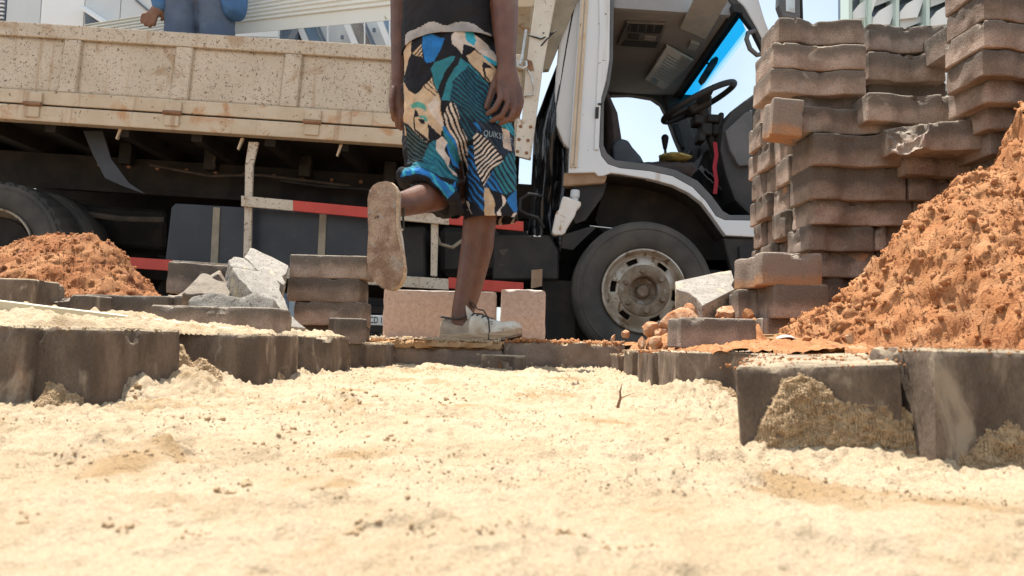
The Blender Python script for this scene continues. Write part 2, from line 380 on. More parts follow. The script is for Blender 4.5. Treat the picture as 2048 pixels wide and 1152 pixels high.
def text_mesh(txt, size, extrude=.001):
    c = bpy.data.curves.new('t', 'FONT'); c.body = txt; c.size = size; c.extrude = extrude; c.align_x = 'CENTER'; c.align_y = 'CENTER'
    c.resolution_u = 3
    o = bpy.data.objects.new('t', c); COL.objects.link(o); dg = bpy.context.evaluated_depsgraph_get(); dg.update()
    me = bpy.data.meshes.new_from_object(o.evaluated_get(dg)); bpy.data.objects.remove(o); bpy.data.curves.remove(c); return me
def blob(name, c, r, seed, sq=(1, 1, 1), sub=3, amp=.25, fr=1.6, flat=0):
    bm = bmesh.new(); bmesh.ops.create_icosphere(bm, subdivisions=sub, radius=1)
    me = bpy.data.meshes.new(name); bm.to_mesh(me); bm.free()
    V = coords(me).astype(float)
    d = 1 + amp*fbm(V[:, 0]*fr+seed, V[:, 1]*fr, V[:, 2]*fr, seed, 4)
    if flat:                                         # facets of a broken rock
        rs = np.random.RandomState(seed)
        for _ in range(flat):
            n_ = rs.normal(size=3); n_ /= np.linalg.norm(n_); h = rs.uniform(.55, .8)
            q = (V*d[:, None]) @ n_; d = np.where(q > h, d*(h + (q-h)*.12)/np.maximum(q, 1e-6), d)
    setco(me, V*d[:, None]*np.array(sq)*r); me.polygons.foreach_set('use_smooth', [True]*len(me.polygons)); me.set_sharp_from_angle(angle=R(40))
    return me
# ================================================================ THE GROUND
def road_z(x): return -math.sin(TILT) * np.clip(x, -9, 9)
g = MB(); g.add([(-600,-600,-.6),(600,-600,-.6),(600,900,-.6),(-600,900,-.6)], [(0,1,2,3)])
struct(g.build('ground', m_ground))
xs = np.linspace(-9, 9, 37); ys = np.array([2.95, 4, 5, 6, 7.4, 9, 13, 24.])
X, Y = np.meshgrid(xs, ys)
V = np.stack([X, Y, road_z(X) - .0], -1).reshape(-1, 3)
struct(link('road', npmesh('road', V, gridfaces(37, 8)), m_road))

# sand bed of the open trench: a fine height field, finest next to the camera
NU, NV = 760, 700
Yv = .10 * (2.62/.10) ** np.linspace(0, 1, NV)
u = np.linspace(-1, 1, NU)
X = u[None, :] * (.36 + .36*np.minimum(1, Yv/.9))[:, None]
Y = np.repeat(Yv[:, None], NU, 1)
def sand_h(X, Y):
    h = .004*fbm(X*5, Y*5, None, 3, 3) + .0016*fbm(X*17, Y*17, None, 9, 3)
    rid = np.maximum(0, fbm(X*13, Y*10+4, None, 21, 4)-.22)
    h += .007*rid*(.3+.7*np.clip(-X*2+.5, 0, 1)) + .010*np.maximum(0, fbm(X*5+Y*2.5, Y*24-X*5, None, 23, 3)-.12)*(.5+.5*fbm(X*45, Y*45, None, 24, 2))
    h += (.0016*fbm(X*60, Y*60, None, 31, 3)*(.3+.9*np.clip(fbm(X*6, Y*6, None, 5, 2)+.35, 0, 1.2)) + .0021*vn(X*155, Y*120, None, 41) + .0010*vn(X*330, Y*330, None, 43))*np.clip(.40+Y*.8, .5, 1.4)*(1+1.1*np.clip((np.abs(X+.1)-.24)/.1, 0, 1)*(Y > .5))
    for cx, cy, w, a in ((-.10,.385,.012,.0035), (-.05,.385,.008,.004), (-.30,.50,.03,.004), (-.16,.315,.02,.003), (-.02,.30,.03,.0035), (-.05,.75,.05,.004), (-.12,.72,.04,.004),
                         (.03,.285,.03,.003), (-.50,.97,.05,.032), (-.48,1.07,.06,.034), (-.46,1.14,.05,.02), (-.40,1.40,.05,.014), (.27,1.12,.06,.028), (.22,1.0,.07,.010), (.24,.72,.05,.008), (.3,.62,.05,.008)):
        d2 = ((X-cx)**2 + (Y-cy)**2*1.6)/(w*w)
        h += a*np.exp(-d2)*(1+.16*fbm(X*50, Y*50, None, 50, 2))
    h -= .012*np.exp(-((Y-2.2)/.08)**2)
    return h
Z = sand_h(X, Y)
Xd = X + .003*vn(X*90, Y*90, None, 61); Yd = Y + .003*vn(X*90+7, Y*90, None, 62)
struct(link('sand', npmesh('sand', np.stack([Xd, Yd, Z], -1).reshape(-1, 3), gridfaces(NU, NV)), m_sand))

ICO = None
def octa(name, pts, rad, seed, material, big=False):            # loose grains: one merged cloud of tiny stones
    rs = np.random.RandomState(seed); n = len(pts)
    b = np.array([(1,0,0),(-1,0,0),(0,1,0),(0,-1,0),(0,0,1),(0,0,-1)], float)
    f = np.array([(0,2,4),(2,1,4),(1,3,4),(3,0,4),(2,0,5),(1,2,5),(3,1,5),(0,3,5)])
    if big:
        t = (1+5**.5)/2; b = np.array([(-1,t,0),(1,t,0),(-1,-t,0),(1,-t,0),(0,-1,t),(0,1,t),(0,-1,-t),(0,1,-t),(t,0,-1),(t,0,1),(-t,0,-1),(-t,0,1)])/1.9*(.8+.45*rs.rand(12, 1))
        f = np.array([(0,11,5),(0,5,1),(0,1,7),(0,7,10),(0,10,11),(1,5,9),(5,11,4),(11,10,2),(10,7,6),(7,1,8),(3,9,4),(3,4,2),(3,2,6),(3,6,8),(3,8,9),(4,9,5),(2,4,11),(6,2,10),(8,6,7),(9,8,1)])
    q = rs.normal(size=(n, 3, 3)); q, _ = np.linalg.qr(q)
    v = np.einsum('ij,njk->nik', b*np.array([1.2, .9, .7]), q) * np.asarray(rad)[:, None, None] + np.asarray(pts)[:, None, :]
    F = (f[None] + (np.arange(n)*len(b))[:, None, None]).reshape(-1, 3)
    return stuff(link(name, npmesh(name, v.reshape(-1, 3), F, True), material))
rs = np.random.RandomState(3)
n = 60000
yy = .16 * (2.3/.16) ** rs.rand(n); xx = (rs.rand(n)*2-1) * np.minimum(.46, .2 + yy*.75)
keep = (yy > .42) & (fbm(xx*9, yy*9, None, 71, 3) + .35*rs.randn(n) > .05)
xx, yy = xx[keep], yy[keep]
rad = (.0005 + .0012*rs.rand(len(xx))**4) * (.5 + .55*np.minimum(yy, 1.6))
zz = sand_h(xx, yy) + rad*.3
tag(octa('sand_grains', np.stack([xx, yy, zz], 1), rad, 4, m_sand), 'coarse loose grains strewn over the pale sand bed', 'sand grains')
n = 70                                               # darker damp crumbs lying in loose drifts
cl = [(-.10,.385,.03), (-.045,.387,.01), (-.25,.50,.07), (-.16,.315,.05), (-.01,.30,.07), (-.08,.76,.10), (.0,.85,.10), (-.28,.62,.10), (-.3,.8,.1), (.1,.5,.2), (-.1,1.3,.3)]
pp = []; rr = []
for k in range(n):
    cx, cy, w = cl[rs.randint(len(cl))]
    x = cx + rs.randn()*w*.6; y = cy + rs.randn()*w*.25
    r = (.0007 + .0016*rs.rand()**2)*(.5+.9*y)
    pp.append((x, max(y, .2), 0)); rr.append(r)
pp = np.array(pp); pp[:, 2] = sand_h(pp[:, 0], pp[:, 1]) + np.array(rr)*.4
Gp = lambda px, py: (lambda r: CAM + r*(-CAM.z/r.z))(ray(px, py))
ex = []; er = []
for (x, y, k, s_) in ((240,1085,14,40),(380,1095,14,40),(700,1100,16,40),(740,1085,10,25),(860,1110,14,40),(990,1110,16,40),(1130,1110,16,35),(1230,1130,12,30),(1290,1120,10,20),(440,985,20,30),(490,975,12,14),(60,1065,10,40),(140,935,14,30),(280,930,14,40),(345,925,10,20),(590,862,8,30),(700,858,14,60),(270,800,18,14),(510,815,8,20),(800,880,14,60),(560,890,14,60),(1450,770,16,40),(1160,1110,8,50),(700,810,12,60),(900,800,12,60),(420,850,12,60),(1590,960,14,60),(1290,880,10,80),(1500,900,14,40)):
    for q in range(k):
        g_ = Gp(x + rs.randn()*s_*.6, y + rs.randn()*s_*.12); ex.append((g_.x, g_.y, 0)); er.append(g_.y*(.0018 + .0036*rs.rand()**2))
ex = np.array(ex); er = np.array(er); ex[:, 2] = sand_h(ex[:, 0], ex[:, 1]) + er*.35
pp = np.concatenate([pp, ex]); rr = np.concatenate([np.array(rr), er])
tag(octa('sand_crumbs', pp, np.array(rr)*.9, 5, m_crumb, True), 'small damp brown crumbs scattered over the sand bed', 'sand crumbs')

# the raised pavement either side, and the strip between the kerb and the road
def sheet(name, x0, x1, y0, y1, step, hf, material, clip=None):
    xs = np.arange(x0, x1+step/2, step); ys = np.arange(y0, y1+step/2, step)
    X, Y = np.meshgrid(xs, ys); Z = hf(X, Y)
    F = gridfaces(len(xs), len(ys))
    if clip is not None:
        ok = clip(X, Y).ravel(); F = F[ok[F].all(1)]
    return link(name, npmesh(name, np.stack([X, Y, Z], -1).reshape(-1, 3), F), material)
xr_tab = ([.55, .62, .72, .84, .90, 1.20, 1.215, 1.4, 1.7, 1.9, 2.1, 2.6], [.42, .40, .395, .38, .56, .56, .27, .29, .325, .33, .34, .36])
def dirt_r(X, Y):
    h = .076 + .006*fbm(X*9, Y*9, None, 81, 3) + .003*fbm(X*50, Y*50, None, 82, 3)
    for cx, cy, w, a in ((.40,1.95,.10,.035), (.47,1.72,.10,.03), (.60,1.9,.16,.07), (.33,2.15,.09,.02), (.55,1.35,.12,.02), (.5,1.1,.1,.012)):
        h += a*np.exp(-((X-cx)**2+(Y-cy)**2)/(w*w))*(1+.35*fbm(X*30, Y*30, None, 83, 3))
    h += .004*vn(X*90, Y*90, None, 84) + .003*vn(X*190, Y*190, None, 85)
    h -= .035*np.exp(-np.maximum(0, X - np.interp(Y, *xr_tab) - .02)**2/.018**2)
    return h
struct(sheet('pavement', .28, 2.2, .62, 3.0, .006, dirt_r, m_soil, lambda X, Y: X > np.interp(Y, *xr_tab) + .02))
struct(sheet('pavement', -4.2, -.30, .80, 3.0, .03, lambda X, Y: .070 + .004*fbm(X*9, Y*9, None, 91, 3), m_dirt, lambda X, Y: X < np.interp(Y, [.8, 1, 1.3, 1.9, 2.1, 3], [-.62, -.60, -.52, -.50, -.36, -.34])))
struct(sheet('pavement', -.36, .42, 2.42, 3.0, .012, lambda X, Y: .062 + .006*fbm(X*12, Y*12, None, 95, 3) + .010*np.exp(-((X-.30)/.16)**2), m_dirt))

# ---------------------------------------------------------------- heaps of red soil
def heap(name, label, sil, Yr, x_end, tail, slope, dom, step, seed):
    sx = [P(a, b, Yr).x for a, b in sil] + [t[0] for t in tail]; sz = [max(0, P(a, b, Yr).z - .07) for a, b in sil] + [t[1] for t in tail]
    xs = np.arange(dom[0], dom[1], step); ys = np.arange(dom[2], dom[3], step); X, Y = np.meshgrid(xs, ys)
    wx = X + .03*fbm(X*7, Y*7, None, seed, 3)
    H = np.interp(wx, sx, sz) - .008; D = np.abs(Y - Yr + .03*fbm(X*5, Y*5, None, seed+3, 2))
    h = H - slope*(np.sqrt(D*D + .03**2) - .03)
    act = np.clip((h+.01)/.05, 0, 1)
    cl = fbm(X*16, Y*16, None, seed+5, 3); cl2 = fbm(X*42, Y*42, h*42, seed+6, 3); cl3 = fbm(X*110, Y*110, h*110, seed+7, 2)
    h = h + act*(.010*(1-np.abs(cl)*1.6) - .005 + (.0065*np.maximum(cl2, -.3) + .0050*cl3 + .0055*vn(X*170, Y*170, h*170, seed+12)))
    Xd = X + act*(.009*fbm(X*38+9, Y*38, h*30, seed+8, 3) + .004*vn(X*110, Y*110, h*110, seed+9))
    Yd = Y + act*(.009*fbm(X*38+3, Y*38, h*30, seed+10, 3) + .004*vn(X*110, Y*110, h*110, seed+11))
    F = gridfaces(len(xs), len(ys)); ok = (h > -.02).ravel(); F = F[ok[F].any(1)]
    m_s = m_soil if seed == 100 else m_soil2
    o = link(name, npmesh(name, np.stack([Xd, Yd, h + .07], -1).reshape(-1, 3), F), m_s)
    tag(o, label, 'soil heap')
    rs = np.random.RandomState(seed); sel = np.where((h > .0).ravel())[0]; sel = sel[rs.permutation(len(sel))[:(16000 if seed == 100 else 7000)]]
    pts = np.stack([Xd.ravel()[sel], Yd.ravel()[sel], h.ravel()[sel] + .072], 1)
    c = octa('soil_crumbs', pts, (.0014 + .0085*rs.rand(len(sel))**9)*(.95 if seed == 100 else .9), seed, m_s, True); c.parent = o
    return o
heap('soil_heap', 'large heap of orange red soil in front of the tall paver stack', [(1480,700),(1540,675),(1600,640),(1650,612),(1700,592),(1760,540),(1800,500),(1850,405),(1900,362),(1950,335),(2000,325),(2012,285),(2040,272),(2052,212)],
     1.45, 0, [(1.10, .62), (1.3, .72), (1.6, .5), (2.1, 0)], .98, (.42, 1.75, .85, 2.05), .0042, 100)
heap('soil_heap', 'small heap of red soil beside the truck rear wheel', [(-420,640),(-200,560),(-60,503),(0,492),(60,472),(100,464),(160,463),(200,480),(240,506),(270,535),(300,565),(325,597),(350,625),(372,655)],
     2.55, 0, [(-.9, 0)], .75, (-2.6, -1.0, 1.9, 2.95), .0065, 200)

# ================================================================ PAVERS
def paver_mesh(L, Wd, T, seed, waist=.72, seg=.010, broken=None, chips=1.0, cham=.004, w1=.50, w2=.24):
    a, b = L/2, Wd/2; w = b*waist
    side = [(-a,-b), (-a*w1,-b), (-a*w2,-w), (a*w2,-w), (a*w1,-b), (a,-b)]
    poly = side + [(-x, -y) for x, y in side]
    out = []
    for i, p in enumerate(poly):
        q = poly[(i+1) % len(poly)]; d = math.hypot(q[0]-p[0], q[1]-p[1]); k = max(2, int(round(d/seg)))
        for j in range(k): out.append((p[0]+(q[0]-p[0])*j/k, p[1]+(q[1]-p[1])*j/k))
    O = np.array(out)
    for _ in range(1): O = .5*O + .25*(np.roll(O, 1, 0) + np.roll(O, -1, 0))
    n = len(O)
    T_ = np.roll(O, -1, 0) - np.roll(O, 1, 0); N = np.stack([T_[:, 1], -T_[:, 0]], 1); N /= np.linalg.norm(N, axis=1)[:, None]
    m_ = max(2, int(round((T-.012)/seg)))
    lev = [(0, cham*.5), (.003, 0)] + [(.006 + (T-.012)*i/m_, 0) for i in range(m_+1)] + [(T-.0022, cham*.35), (T, cham)]
    rings = [np.column_stack([O*(.55), np.zeros(n)])] + [np.column_stack([O - N*c, np.full(n, z)]) for z, c in lev]
    top = O - N*cham
    for s_ in (.9, .7, .45, .2): rings.append(np.column_stack([top*s_, np.full(n, T)]))
    V = np.concatenate(rings); nr = len(rings)
    F = []
    for i in range(nr-1):
        k = np.arange(n); F.append(np.stack([i*n+k, i*n+(k+1) % n, (i+1)*n+(k+1) % n, (i+1)*n+k], 1))
    F = np.concatenate(F)
    s = seed*7.13
    x, y, z = V[:, 0], V[:, 1], V[:, 2]
    rad = V.copy(); rad[:, 2] = (z - T/2); rad /= np.linalg.norm(rad, axis=1)[:, None] + 1e-9
    d = .0011*fbm(x*38+s, y*38, z*38, 11, 4)
    edge = np.clip((z - T + .018)/.018, 0, 1)
    pock = np.maximum(0, fbm(x*34+s, y*34+5, z*34, 13, 3) - .42)
    d -= chips*(.016*pock*(.25 + edge))
    V = V + rad*d[:, None]
    if broken:
        for nrm, dist in broken:
            nv = np.array(nrm, float); nv /= np.linalg.norm(nv)
            q = V @ nv - dist; rough = .011*fbm(V[:, 0]*45+s, V[:, 1]*45, V[:, 2]*45, 19, 4)
            cut = np.maximum(0, q + rough); V = V - cut[:, None]*nv*(q > -.012)[:, None]
    me = npmesh('paver', V, F); bm = bmesh.new(); bm.from_mesh(me)
    bm.verts.ensure_lookup_table()
    bm.faces.new([bm.verts[i] for i in range(n)][::-1]); bm.faces.new([bm.verts[(nr-1)*n+i] for i in range(n)])
    bmesh.ops.recalc_face_normals(bm, faces=bm.faces)
    for f in bm.faces: f.smooth = True
    bm.to_mesh(me); bm.free(); me.set_sharp_from_angle(angle=R(24)); return me
SEED = [0]; GT_ = 'pavers of the tall stack'
def pav(label, x0, x1, yt, yb, Y, Wd=.14, end=False, group='loose pavers of the dug up pavement', material=None, waist=.72, rz=0, ry=0, rx=0, name='paver', cat='paver', **kw):
    """a paver whose face towards us spans x0..x1, yt..yb of the photo at depth Y"""
    SEED[0] += 1
    A = P(x0, (yt+yb)/2, Y); B = P(x1, (yt+yb)/2, Y); c = (x0+x1)/2
    zt = P(c, yt, Y).z - (.0025 if group == GT_ else 0); zb = P(c, yb, Y).z
    L = (B - A).length; T = zt - zb
    me = paver_mesh(Wd, L, T, SEED[0], waist=.8, **kw) if end else paver_mesh(L, Wd, T, SEED[0], waist=waist, **kw)
    o = link(name, me, material or m_paver)
    o.location = ((A.x+B.x)/2, Y + Wd/2, zb); o.rotation_euler = (R(rx), R(ry), R(rz) + (math.pi/2 if end else 0))
    return tag(o, label, cat, group)
def lay(label, px, py, Y, ldir, nrm, L=.225, Wd=.14, T=.08, group='loose pavers of the dug up pavement', material=None, waist=.68, name='paver', cat='paver', **kw):
    SEED[0] += 1
    l = Vector(ldir).normalized(); nn = Vector(nrm); nn = (nn - l*nn.dot(l)).normalized(); w = nn.cross(l)
    o = link(name, paver_mesh(L, Wd, T, SEED[0], waist=waist, **kw), material or m_paver)
    M = Matrix((l, w, nn)).transposed().to_4x4(); c = P(px, py, Y); M.translation = c - nn*T
    o.matrix_world = M
    return tag(o, label, cat, group)
GL, GR = 'pavers edging the left of the trench', 'pavers edging the right of the trench'
N_ = dict(material=m_paver_n, seg=.006)
pav('nearest grey paver of the left trench edge, cut by the picture border', -105, 47, 650, 838, .835, .225, True, group=GL, **N_)
pav('wide grey brown paver of the left edge with a damp sand lump at its foot', 52, 186, 655, 824, .855, .225, True, group=GL, waist=.8, w1=.42, **{**N_})
pav('paver with a whitish splash on its face right of the sand filled gap', 347, 518, 667, 778, 1.2, .225, True, group=GL, **N_)
pav('small paver with a chipped right corner at the left trench edge', 560, 663, 672, 750, 1.6, .2, True, group=GL, material=m_paver_n, seg=.007, broken=[((1, .2, .6), .066)])
pav('long low paver where the left edge meets the kerb', 655, 770, 686, 742, 1.95, .14, group=GL, material=m_paver_n)
pav('grey paver sitting on top of the low paver beside the kerb', 655, 724, 636, 687, 1.96, .07, True, material=m_paver)
pav('dark paver at the far end of the right edge by the orange dirt', 1236, 1300, 711, 748, 2.08, .14, group=GR, **N_)
pav('narrow dark paver second from the far end of the right edge', 1264, 1320, 703, 762, 1.84, .14, group=GR, **N_)
pav('slim grey paver third from the far end of the right edge', 1292, 1350, 703, 775, 1.66, .12, True, group=GR, **N_)
pav('pale sandy paver with an orange stain in the middle of the right edge', 1304, 1352, 704, 790, 1.46, .16, True, group=GR, **N_)
pav('long dark paver with orange spot behind the nearest sand crusted paver', 1350, 1580, 705, 806, 1.2, .14, group=GR, **N_)
def face_pav(label, A, B, zb, zt, dep, end, group, ry=0, **kw):
    SEED[0] += 1; d = B - A; d.z = 0; L = d.length; an = math.atan2(d.y, d.x); nrm = Vector((-math.sin(an), math.cos(an), 0))
    o = link('paver', paver_mesh(dep, L, zt-zb, SEED[0], waist=.82, **kw) if end else paver_mesh(L, dep, zt-zb, SEED[0], waist=.9, **kw), m_paver_n)
    c = (A+B)/2 + nrm*dep/2; o.location = (c.x, c.y, zb); o.rotation_euler = (0, 0, an + (math.pi/2 if end else 0)); 
    if ry: o.rotation_euler = (Matrix.Rotation(ry, 3, Vector((0, 1, 0))) @ o.rotation_euler.to_matrix()).to_euler()
    return tag(o, label, 'paver', group)
face_pav('large near paver on the right crusted with wet sand', P(1482, 800, .640), P(1818, 800, .598), -.004, .0765, .225, True, GR, ry=R(-4.2), seg=.006)
face_pav('nearest paver on the far right with sand at its base', P(1868, 800, .565), P(2140, 800, .560), -.006, P(1950, 699, .565).z, .14, False, GR, seg=.006)
pav('small dark paver lying in the sand below the kerb', 960, 1052, 711, 752, 2.12, .09, group='loose pavers of the dug up pavement', material=m_paver_n)

# loose pavers behind the left edge
pav('sandy round shouldered paver at the left border behind the screed bar', -40, 54, 556, 600, 1.6, .14, True, dust=None, material=m_paver_n) if False else pav('sandy paver at the left border behind the screed bar', -40, 54, 556, 640, 1.6, .14, True, material=m_paver_n, chips=2)
pav('low broken piece of paver under the small soil heap', 58, 170, 588, 650, 1.68, .12, broken=[((-.5, 0, 1), .055)], chips=2)
pav('long dark paver in front of the small soil heap', 165, 335, 590, 650, 1.8, .14)
pav('dark paver right of the long one before the soil heap', 330, 398, 590, 648, 1.83, .14, True)
pav('paver with a tan stained right end in front of the tumbled pavers', 297, 546, 612, 668, 1.55, .14, chips=1.5)
pav('dark square edged paver lying flat left of the tumbled pavers', 330, 480, 527, 590, 2.02, .16, ry=2.5)
lay('thin pale paver leaning under the flat dark one', 362, 588, 1.95, (.75, .2, .55), (-.5, -.3, .75), T=.05, material=m_paver)
lay('small broken paver wedged behind the one set on edge', 424, 574, 1.82, (.9, .1, -.2), (-.2, -.5, .85), L=.10, Wd=.12, T=.06, material=m_paver)
def poly_slab(label, poly, c, n, T, material=m_paver_w, bev=.004, seed=0):
    """a broken or tilted paver: its upper face lies on the plane through c with normal n, and it has thickness T"""
    n = Vector(n).normalized(); c = P(*c); top = []
    for x, y in poly:
        r = ray(x, y); top.append(CAM + r*((c - CAM).dot(n)/r.dot(n)))
    ctr = sum(top, Vector())/len(top)
    bot = [p - n*T + (p - ctr)*.0 for p in top]
    me = MB().prism([p - ctr for p in top], [p - ctr for p in bot]).mesh('paver', bev, 2)
    bm = bmesh.new(); bm.from_mesh(me); bmesh.ops.triangulate(bm, faces=bm.faces)
    for _ in range(2): bmesh.ops.subdivide_edges(bm, edges=[e for e in bm.edges if e.calc_length() > .012], cuts=1, use_grid_fill=True)
    bmesh.ops.triangulate(bm, faces=bm.faces); bm.to_mesh(me); bm.free()
    V = coords(me).astype(float); Nn = normals(me).astype(float)
    setco(me, V + Nn*(.0016*fbm(V[:, 0]*60+seed, V[:, 1]*60, V[:, 2]*60, 31, 4))[:, None])
    me.polygons.foreach_set('use_smooth', [True]*len(me.polygons)); me.set_sharp_from_angle(angle=R(32))
    o = link('paver', me, material); o.location = ctr; return tag(o, label, 'paver', 'loose pavers of the dug up pavement')
z6 = lambda q: [(a/3.6+300, b/3.6+380) for a, b in q]
poly_slab('pale waisted paver at the top of the tumbled pavers', z6([(680,480),(722,413),(760,426),(1000,540),(985,597),(950,622),(978,665),(962,682),(850,612),(770,575),(720,515)]), (530,527,1.99), (.22,-.42,.88), .055, seed=1)
poly_slab('pale paver wedged between the topmost tumbled one and the sliding one', z6([(566,503),(605,478),(690,492),(772,572),(735,574),(590,553)]), (480,524,1.90), (.30,-.40,.86), .055, seed=2)
poly_slab('long waisted pale paver sliding down on its end beside the stack of three', z6([(590,553),(760,575),(870,600),(940,680),(930,720),(975,790),(1000,880),(1050,930),(1128,995),(890,970),(880,790),(745,745),(715,720),(690,680),(640,640)]), (540,606,1.77), (.42,-.45,.79), .06, seed=3)
poly_slab('waisted paver set on edge with its wavy rim upward', z6([(270,800),(300,768),(430,733),(520,743),(640,775),(740,740),(890,780),(885,900),(610,890),(280,850)]), (465,612,1.64), (.05,-.95,.3), .06, seed=4)
poly_slab('tilted broken paver with a sunlit speckled face before the front wheel', [(1350,563),(1440,543),(1462,541),(1469,558),(1463,571),(1470,578),(1405,611),(1392,595),(1378,586),(1352,578)], (1412,574,2.0), (-.10,-.40,.9), .07, seed=5)
poly_slab('pointed broken paver left of the two stacked blocks', [(1474,604),(1477,562),(1498,529),(1512,527),(1524,556),(1522,606)], (1500,565,2.03), (-.35,-.88,.32), .06, material=m_paver, seed=6)

GS = 'stack of three pavers behind the lifted shoe'
pav('topmost paver of the three stacked behind the lifted shoe', 577, 734, 510, 556, 2.1, .13, group=GS, material=m_paver, waist=.95, w1=.6)
pav('middle paver of the three stacked behind the lifted shoe', 573, 720, 556, 603, 2.1, .13, group=GS, waist=.95, ry=.5)
pav('bottom paver of the three stacked behind the lifted shoe', 585, 726, 603, 651, 2.1, .13, group=GS, waist=.95)
pav('half buried paver carrying the stack of three', 600, 724, 651, 690, 2.12, .13, waist=.95)
# loose pavers by the big heap
pav('paver with an orange soiled lower half on top of two others', 1520, 1645, 505, 571, 1.72, .20, True, rz=2, material=m_paver_o)
pav('grey paver under the orange soiled one touching the soil heap', 1546, 1660, 568, 637, 1.72, .18, True)
pav('dark tilted paver left of the grey one', 1476, 1548, 584, 642, 1.84, .2, True, rx=0, ry=4)
pav('paver half hidden under the dark tilted one', 1470, 1550, 640, 692, 1.86, .2, True)
pav('dark paver nearly buried in soil under the grey one', 1524, 1660, 637, 694, 1.75, .2, True)
pav('paver with a chipped bright top in front of the orange rock', 1360, 1516, 636, 698, 1.5, .13, True, broken=[((.1, -.55, 1), .084)], chips=1.6)

# ---------------------------------------------------------------- the tall stack
GT = 'pavers of the tall stack'
def tst(label, x0, x1, yt, yb, Y, **kw): 
    kw.setdefault('seg', .0075); kw.setdefault('waist', .78); kw.setdefault('chips', 1.5); return pav(label + ' of the tall stack', x0, x1, yt, yb, Y, group=GT, **kw)
tst('topmost wavy paver at the left corner', 1557, 1730, 34, 84, 1.84)
tst('second wavy paver from the top at the left corner', 1546, 1734, 84, 136, 1.82)
tst('third wavy paver from the top at the left corner', 1541, 1734, 136, 186, 1.82)
tst('fourth paver down at the left corner, behind an orange end', 1585, 1734, 186, 236, 1.85)
tst('orange paver poking out endwise at the left corner', 1542, 1606, 194, 270, 1.76, end=True, Wd=.075, material=m_paver_o, rx=4)
tst('upper paver in the middle column under the far building', 1737, 1890, 46, 101, 1.90)
tst('second paver down in the middle column', 1737, 1893, 102, 160, 1.89)
tst('third paver down in the middle column, set back', 1737, 1893, 160, 232, 1.93)
tst('paver with a sunlit upper rim jutting out the middle', 1736, 1926, 184, 243, 1.76)
tst('paver under the jutting one in the middle column', 1740, 1915, 243, 300, 1.86)
for k, (a, b, w) in enumerate(((-75, -18, 'highest'), (-18, 40, 'second highest'), (40, 97, 'third highest'), (97, 152, 'fourth highest'), (152, 207, 'fifth highest'), (207, 258, 'sixth highest'), (258, 310, 'seventh highest'), (310, 362, 'eighth highest'))):
    tst(w + ' paver of the column at the right picture border', 1963 + (k % 2)*4 + max(0, k-3)*6, 2190, a, b, 1.56 + max(0, k-3)*.03, rz=-2 + (k*37 % 5), seg=.009)
tst('uppermost paver left of the narrow dark gap at the right column', 1893, 2030, 50, 110, 1.80)
tst('short paver behind the right column', 1890, 2040, 195, 250, 1.80)
tst('short paver under the one behind the right column', 1890, 2045, 250, 305, 1.82)
tst('paver below the orange end at the left', 1605, 1796, 212, 265, 1.80)
tst('pale grey paver with white drips in the left front', 1626, 1812, 265, 330, 1.78)
tst('paver with a diagonal crack line in the left front', 1621, 1813, 330, 398, 1.80)
tst('reddish paver under the cracked one', 1626, 1826, 398, 449, 1.82)
tst('left short paver of the pair under the reddish one', 1615, 1749, 449, 501, 1.84)
tst('right short paver of the pair under the reddish one', 1751, 1835, 449, 501, 1.84)
tst('paver level with the top of the orange soiled block', 1618, 1752, 501, 554, 1.86)
tst('paver beside the soil slope near the stack foot', 1754, 1840, 501, 554, 1.86)
tst('dark paver just above the soil at the stack foot', 1640, 1800, 554, 606, 1.88)
tst('buried bottom paver', 1640, 1800, 606, 694, 1.9)
tst('broken paver with a bright rough fracture in the right front', 1806, 1976, 236, 297, 1.68, broken=[((-.62, -.62, .55), .075)], chips=2, material=m_paver)
tst('paver under the broken one in the right front', 1812, 2014, 297, 350, 1.76)
tst('second paver under the broken one in the right front', 1818, 1990, 350, 402, 1.80)
tst('third paver under the broken one in the right front', 1828, 1990, 402, 452, 1.82)
tst('fourth paver under the broken one in the right front', 1836, 2000, 452, 505, 1.84)
GF = 'pavers on the left flank of the tall stack'
fl = [paver_mesh(.225, .112, .0755, 300+k, waist=.80, seg=.0075, chips=2.0) for k in range(6)]
rs = random.Random(5)
ORD = ['topmost', 'second', 'third', 'fourth', 'fifth', 'sixth', 'seventh', 'eighth', 'ninth', 'tenth', 'eleventh']
for k in range(3):
    nc = 10
    for c in range(nc):
        o = link('paver', fl[rs.randrange(6)], m_paver)
        x = .758 + rs.uniform(-.012, .012) + (.016 if (c + k) % 2 else 0) + .1125
        o.location = (x, 2.03 + .114*k + .056 + (.022 if c % 2 else -.018), .078 + .0768*c + .002*k); o.rotation_euler = (0, 0, R(rs.uniform(-3, 3)) + (math.pi if rs.random() < .5 else 0))
        tag(o, "paver %s%s in the %s row of the tall stack's left flank" % (ORD[nc-1-c], ' from the top' if c < nc-1 else '', ('nearest', 'middle', 'farthest')[k]), 'paver', GF)

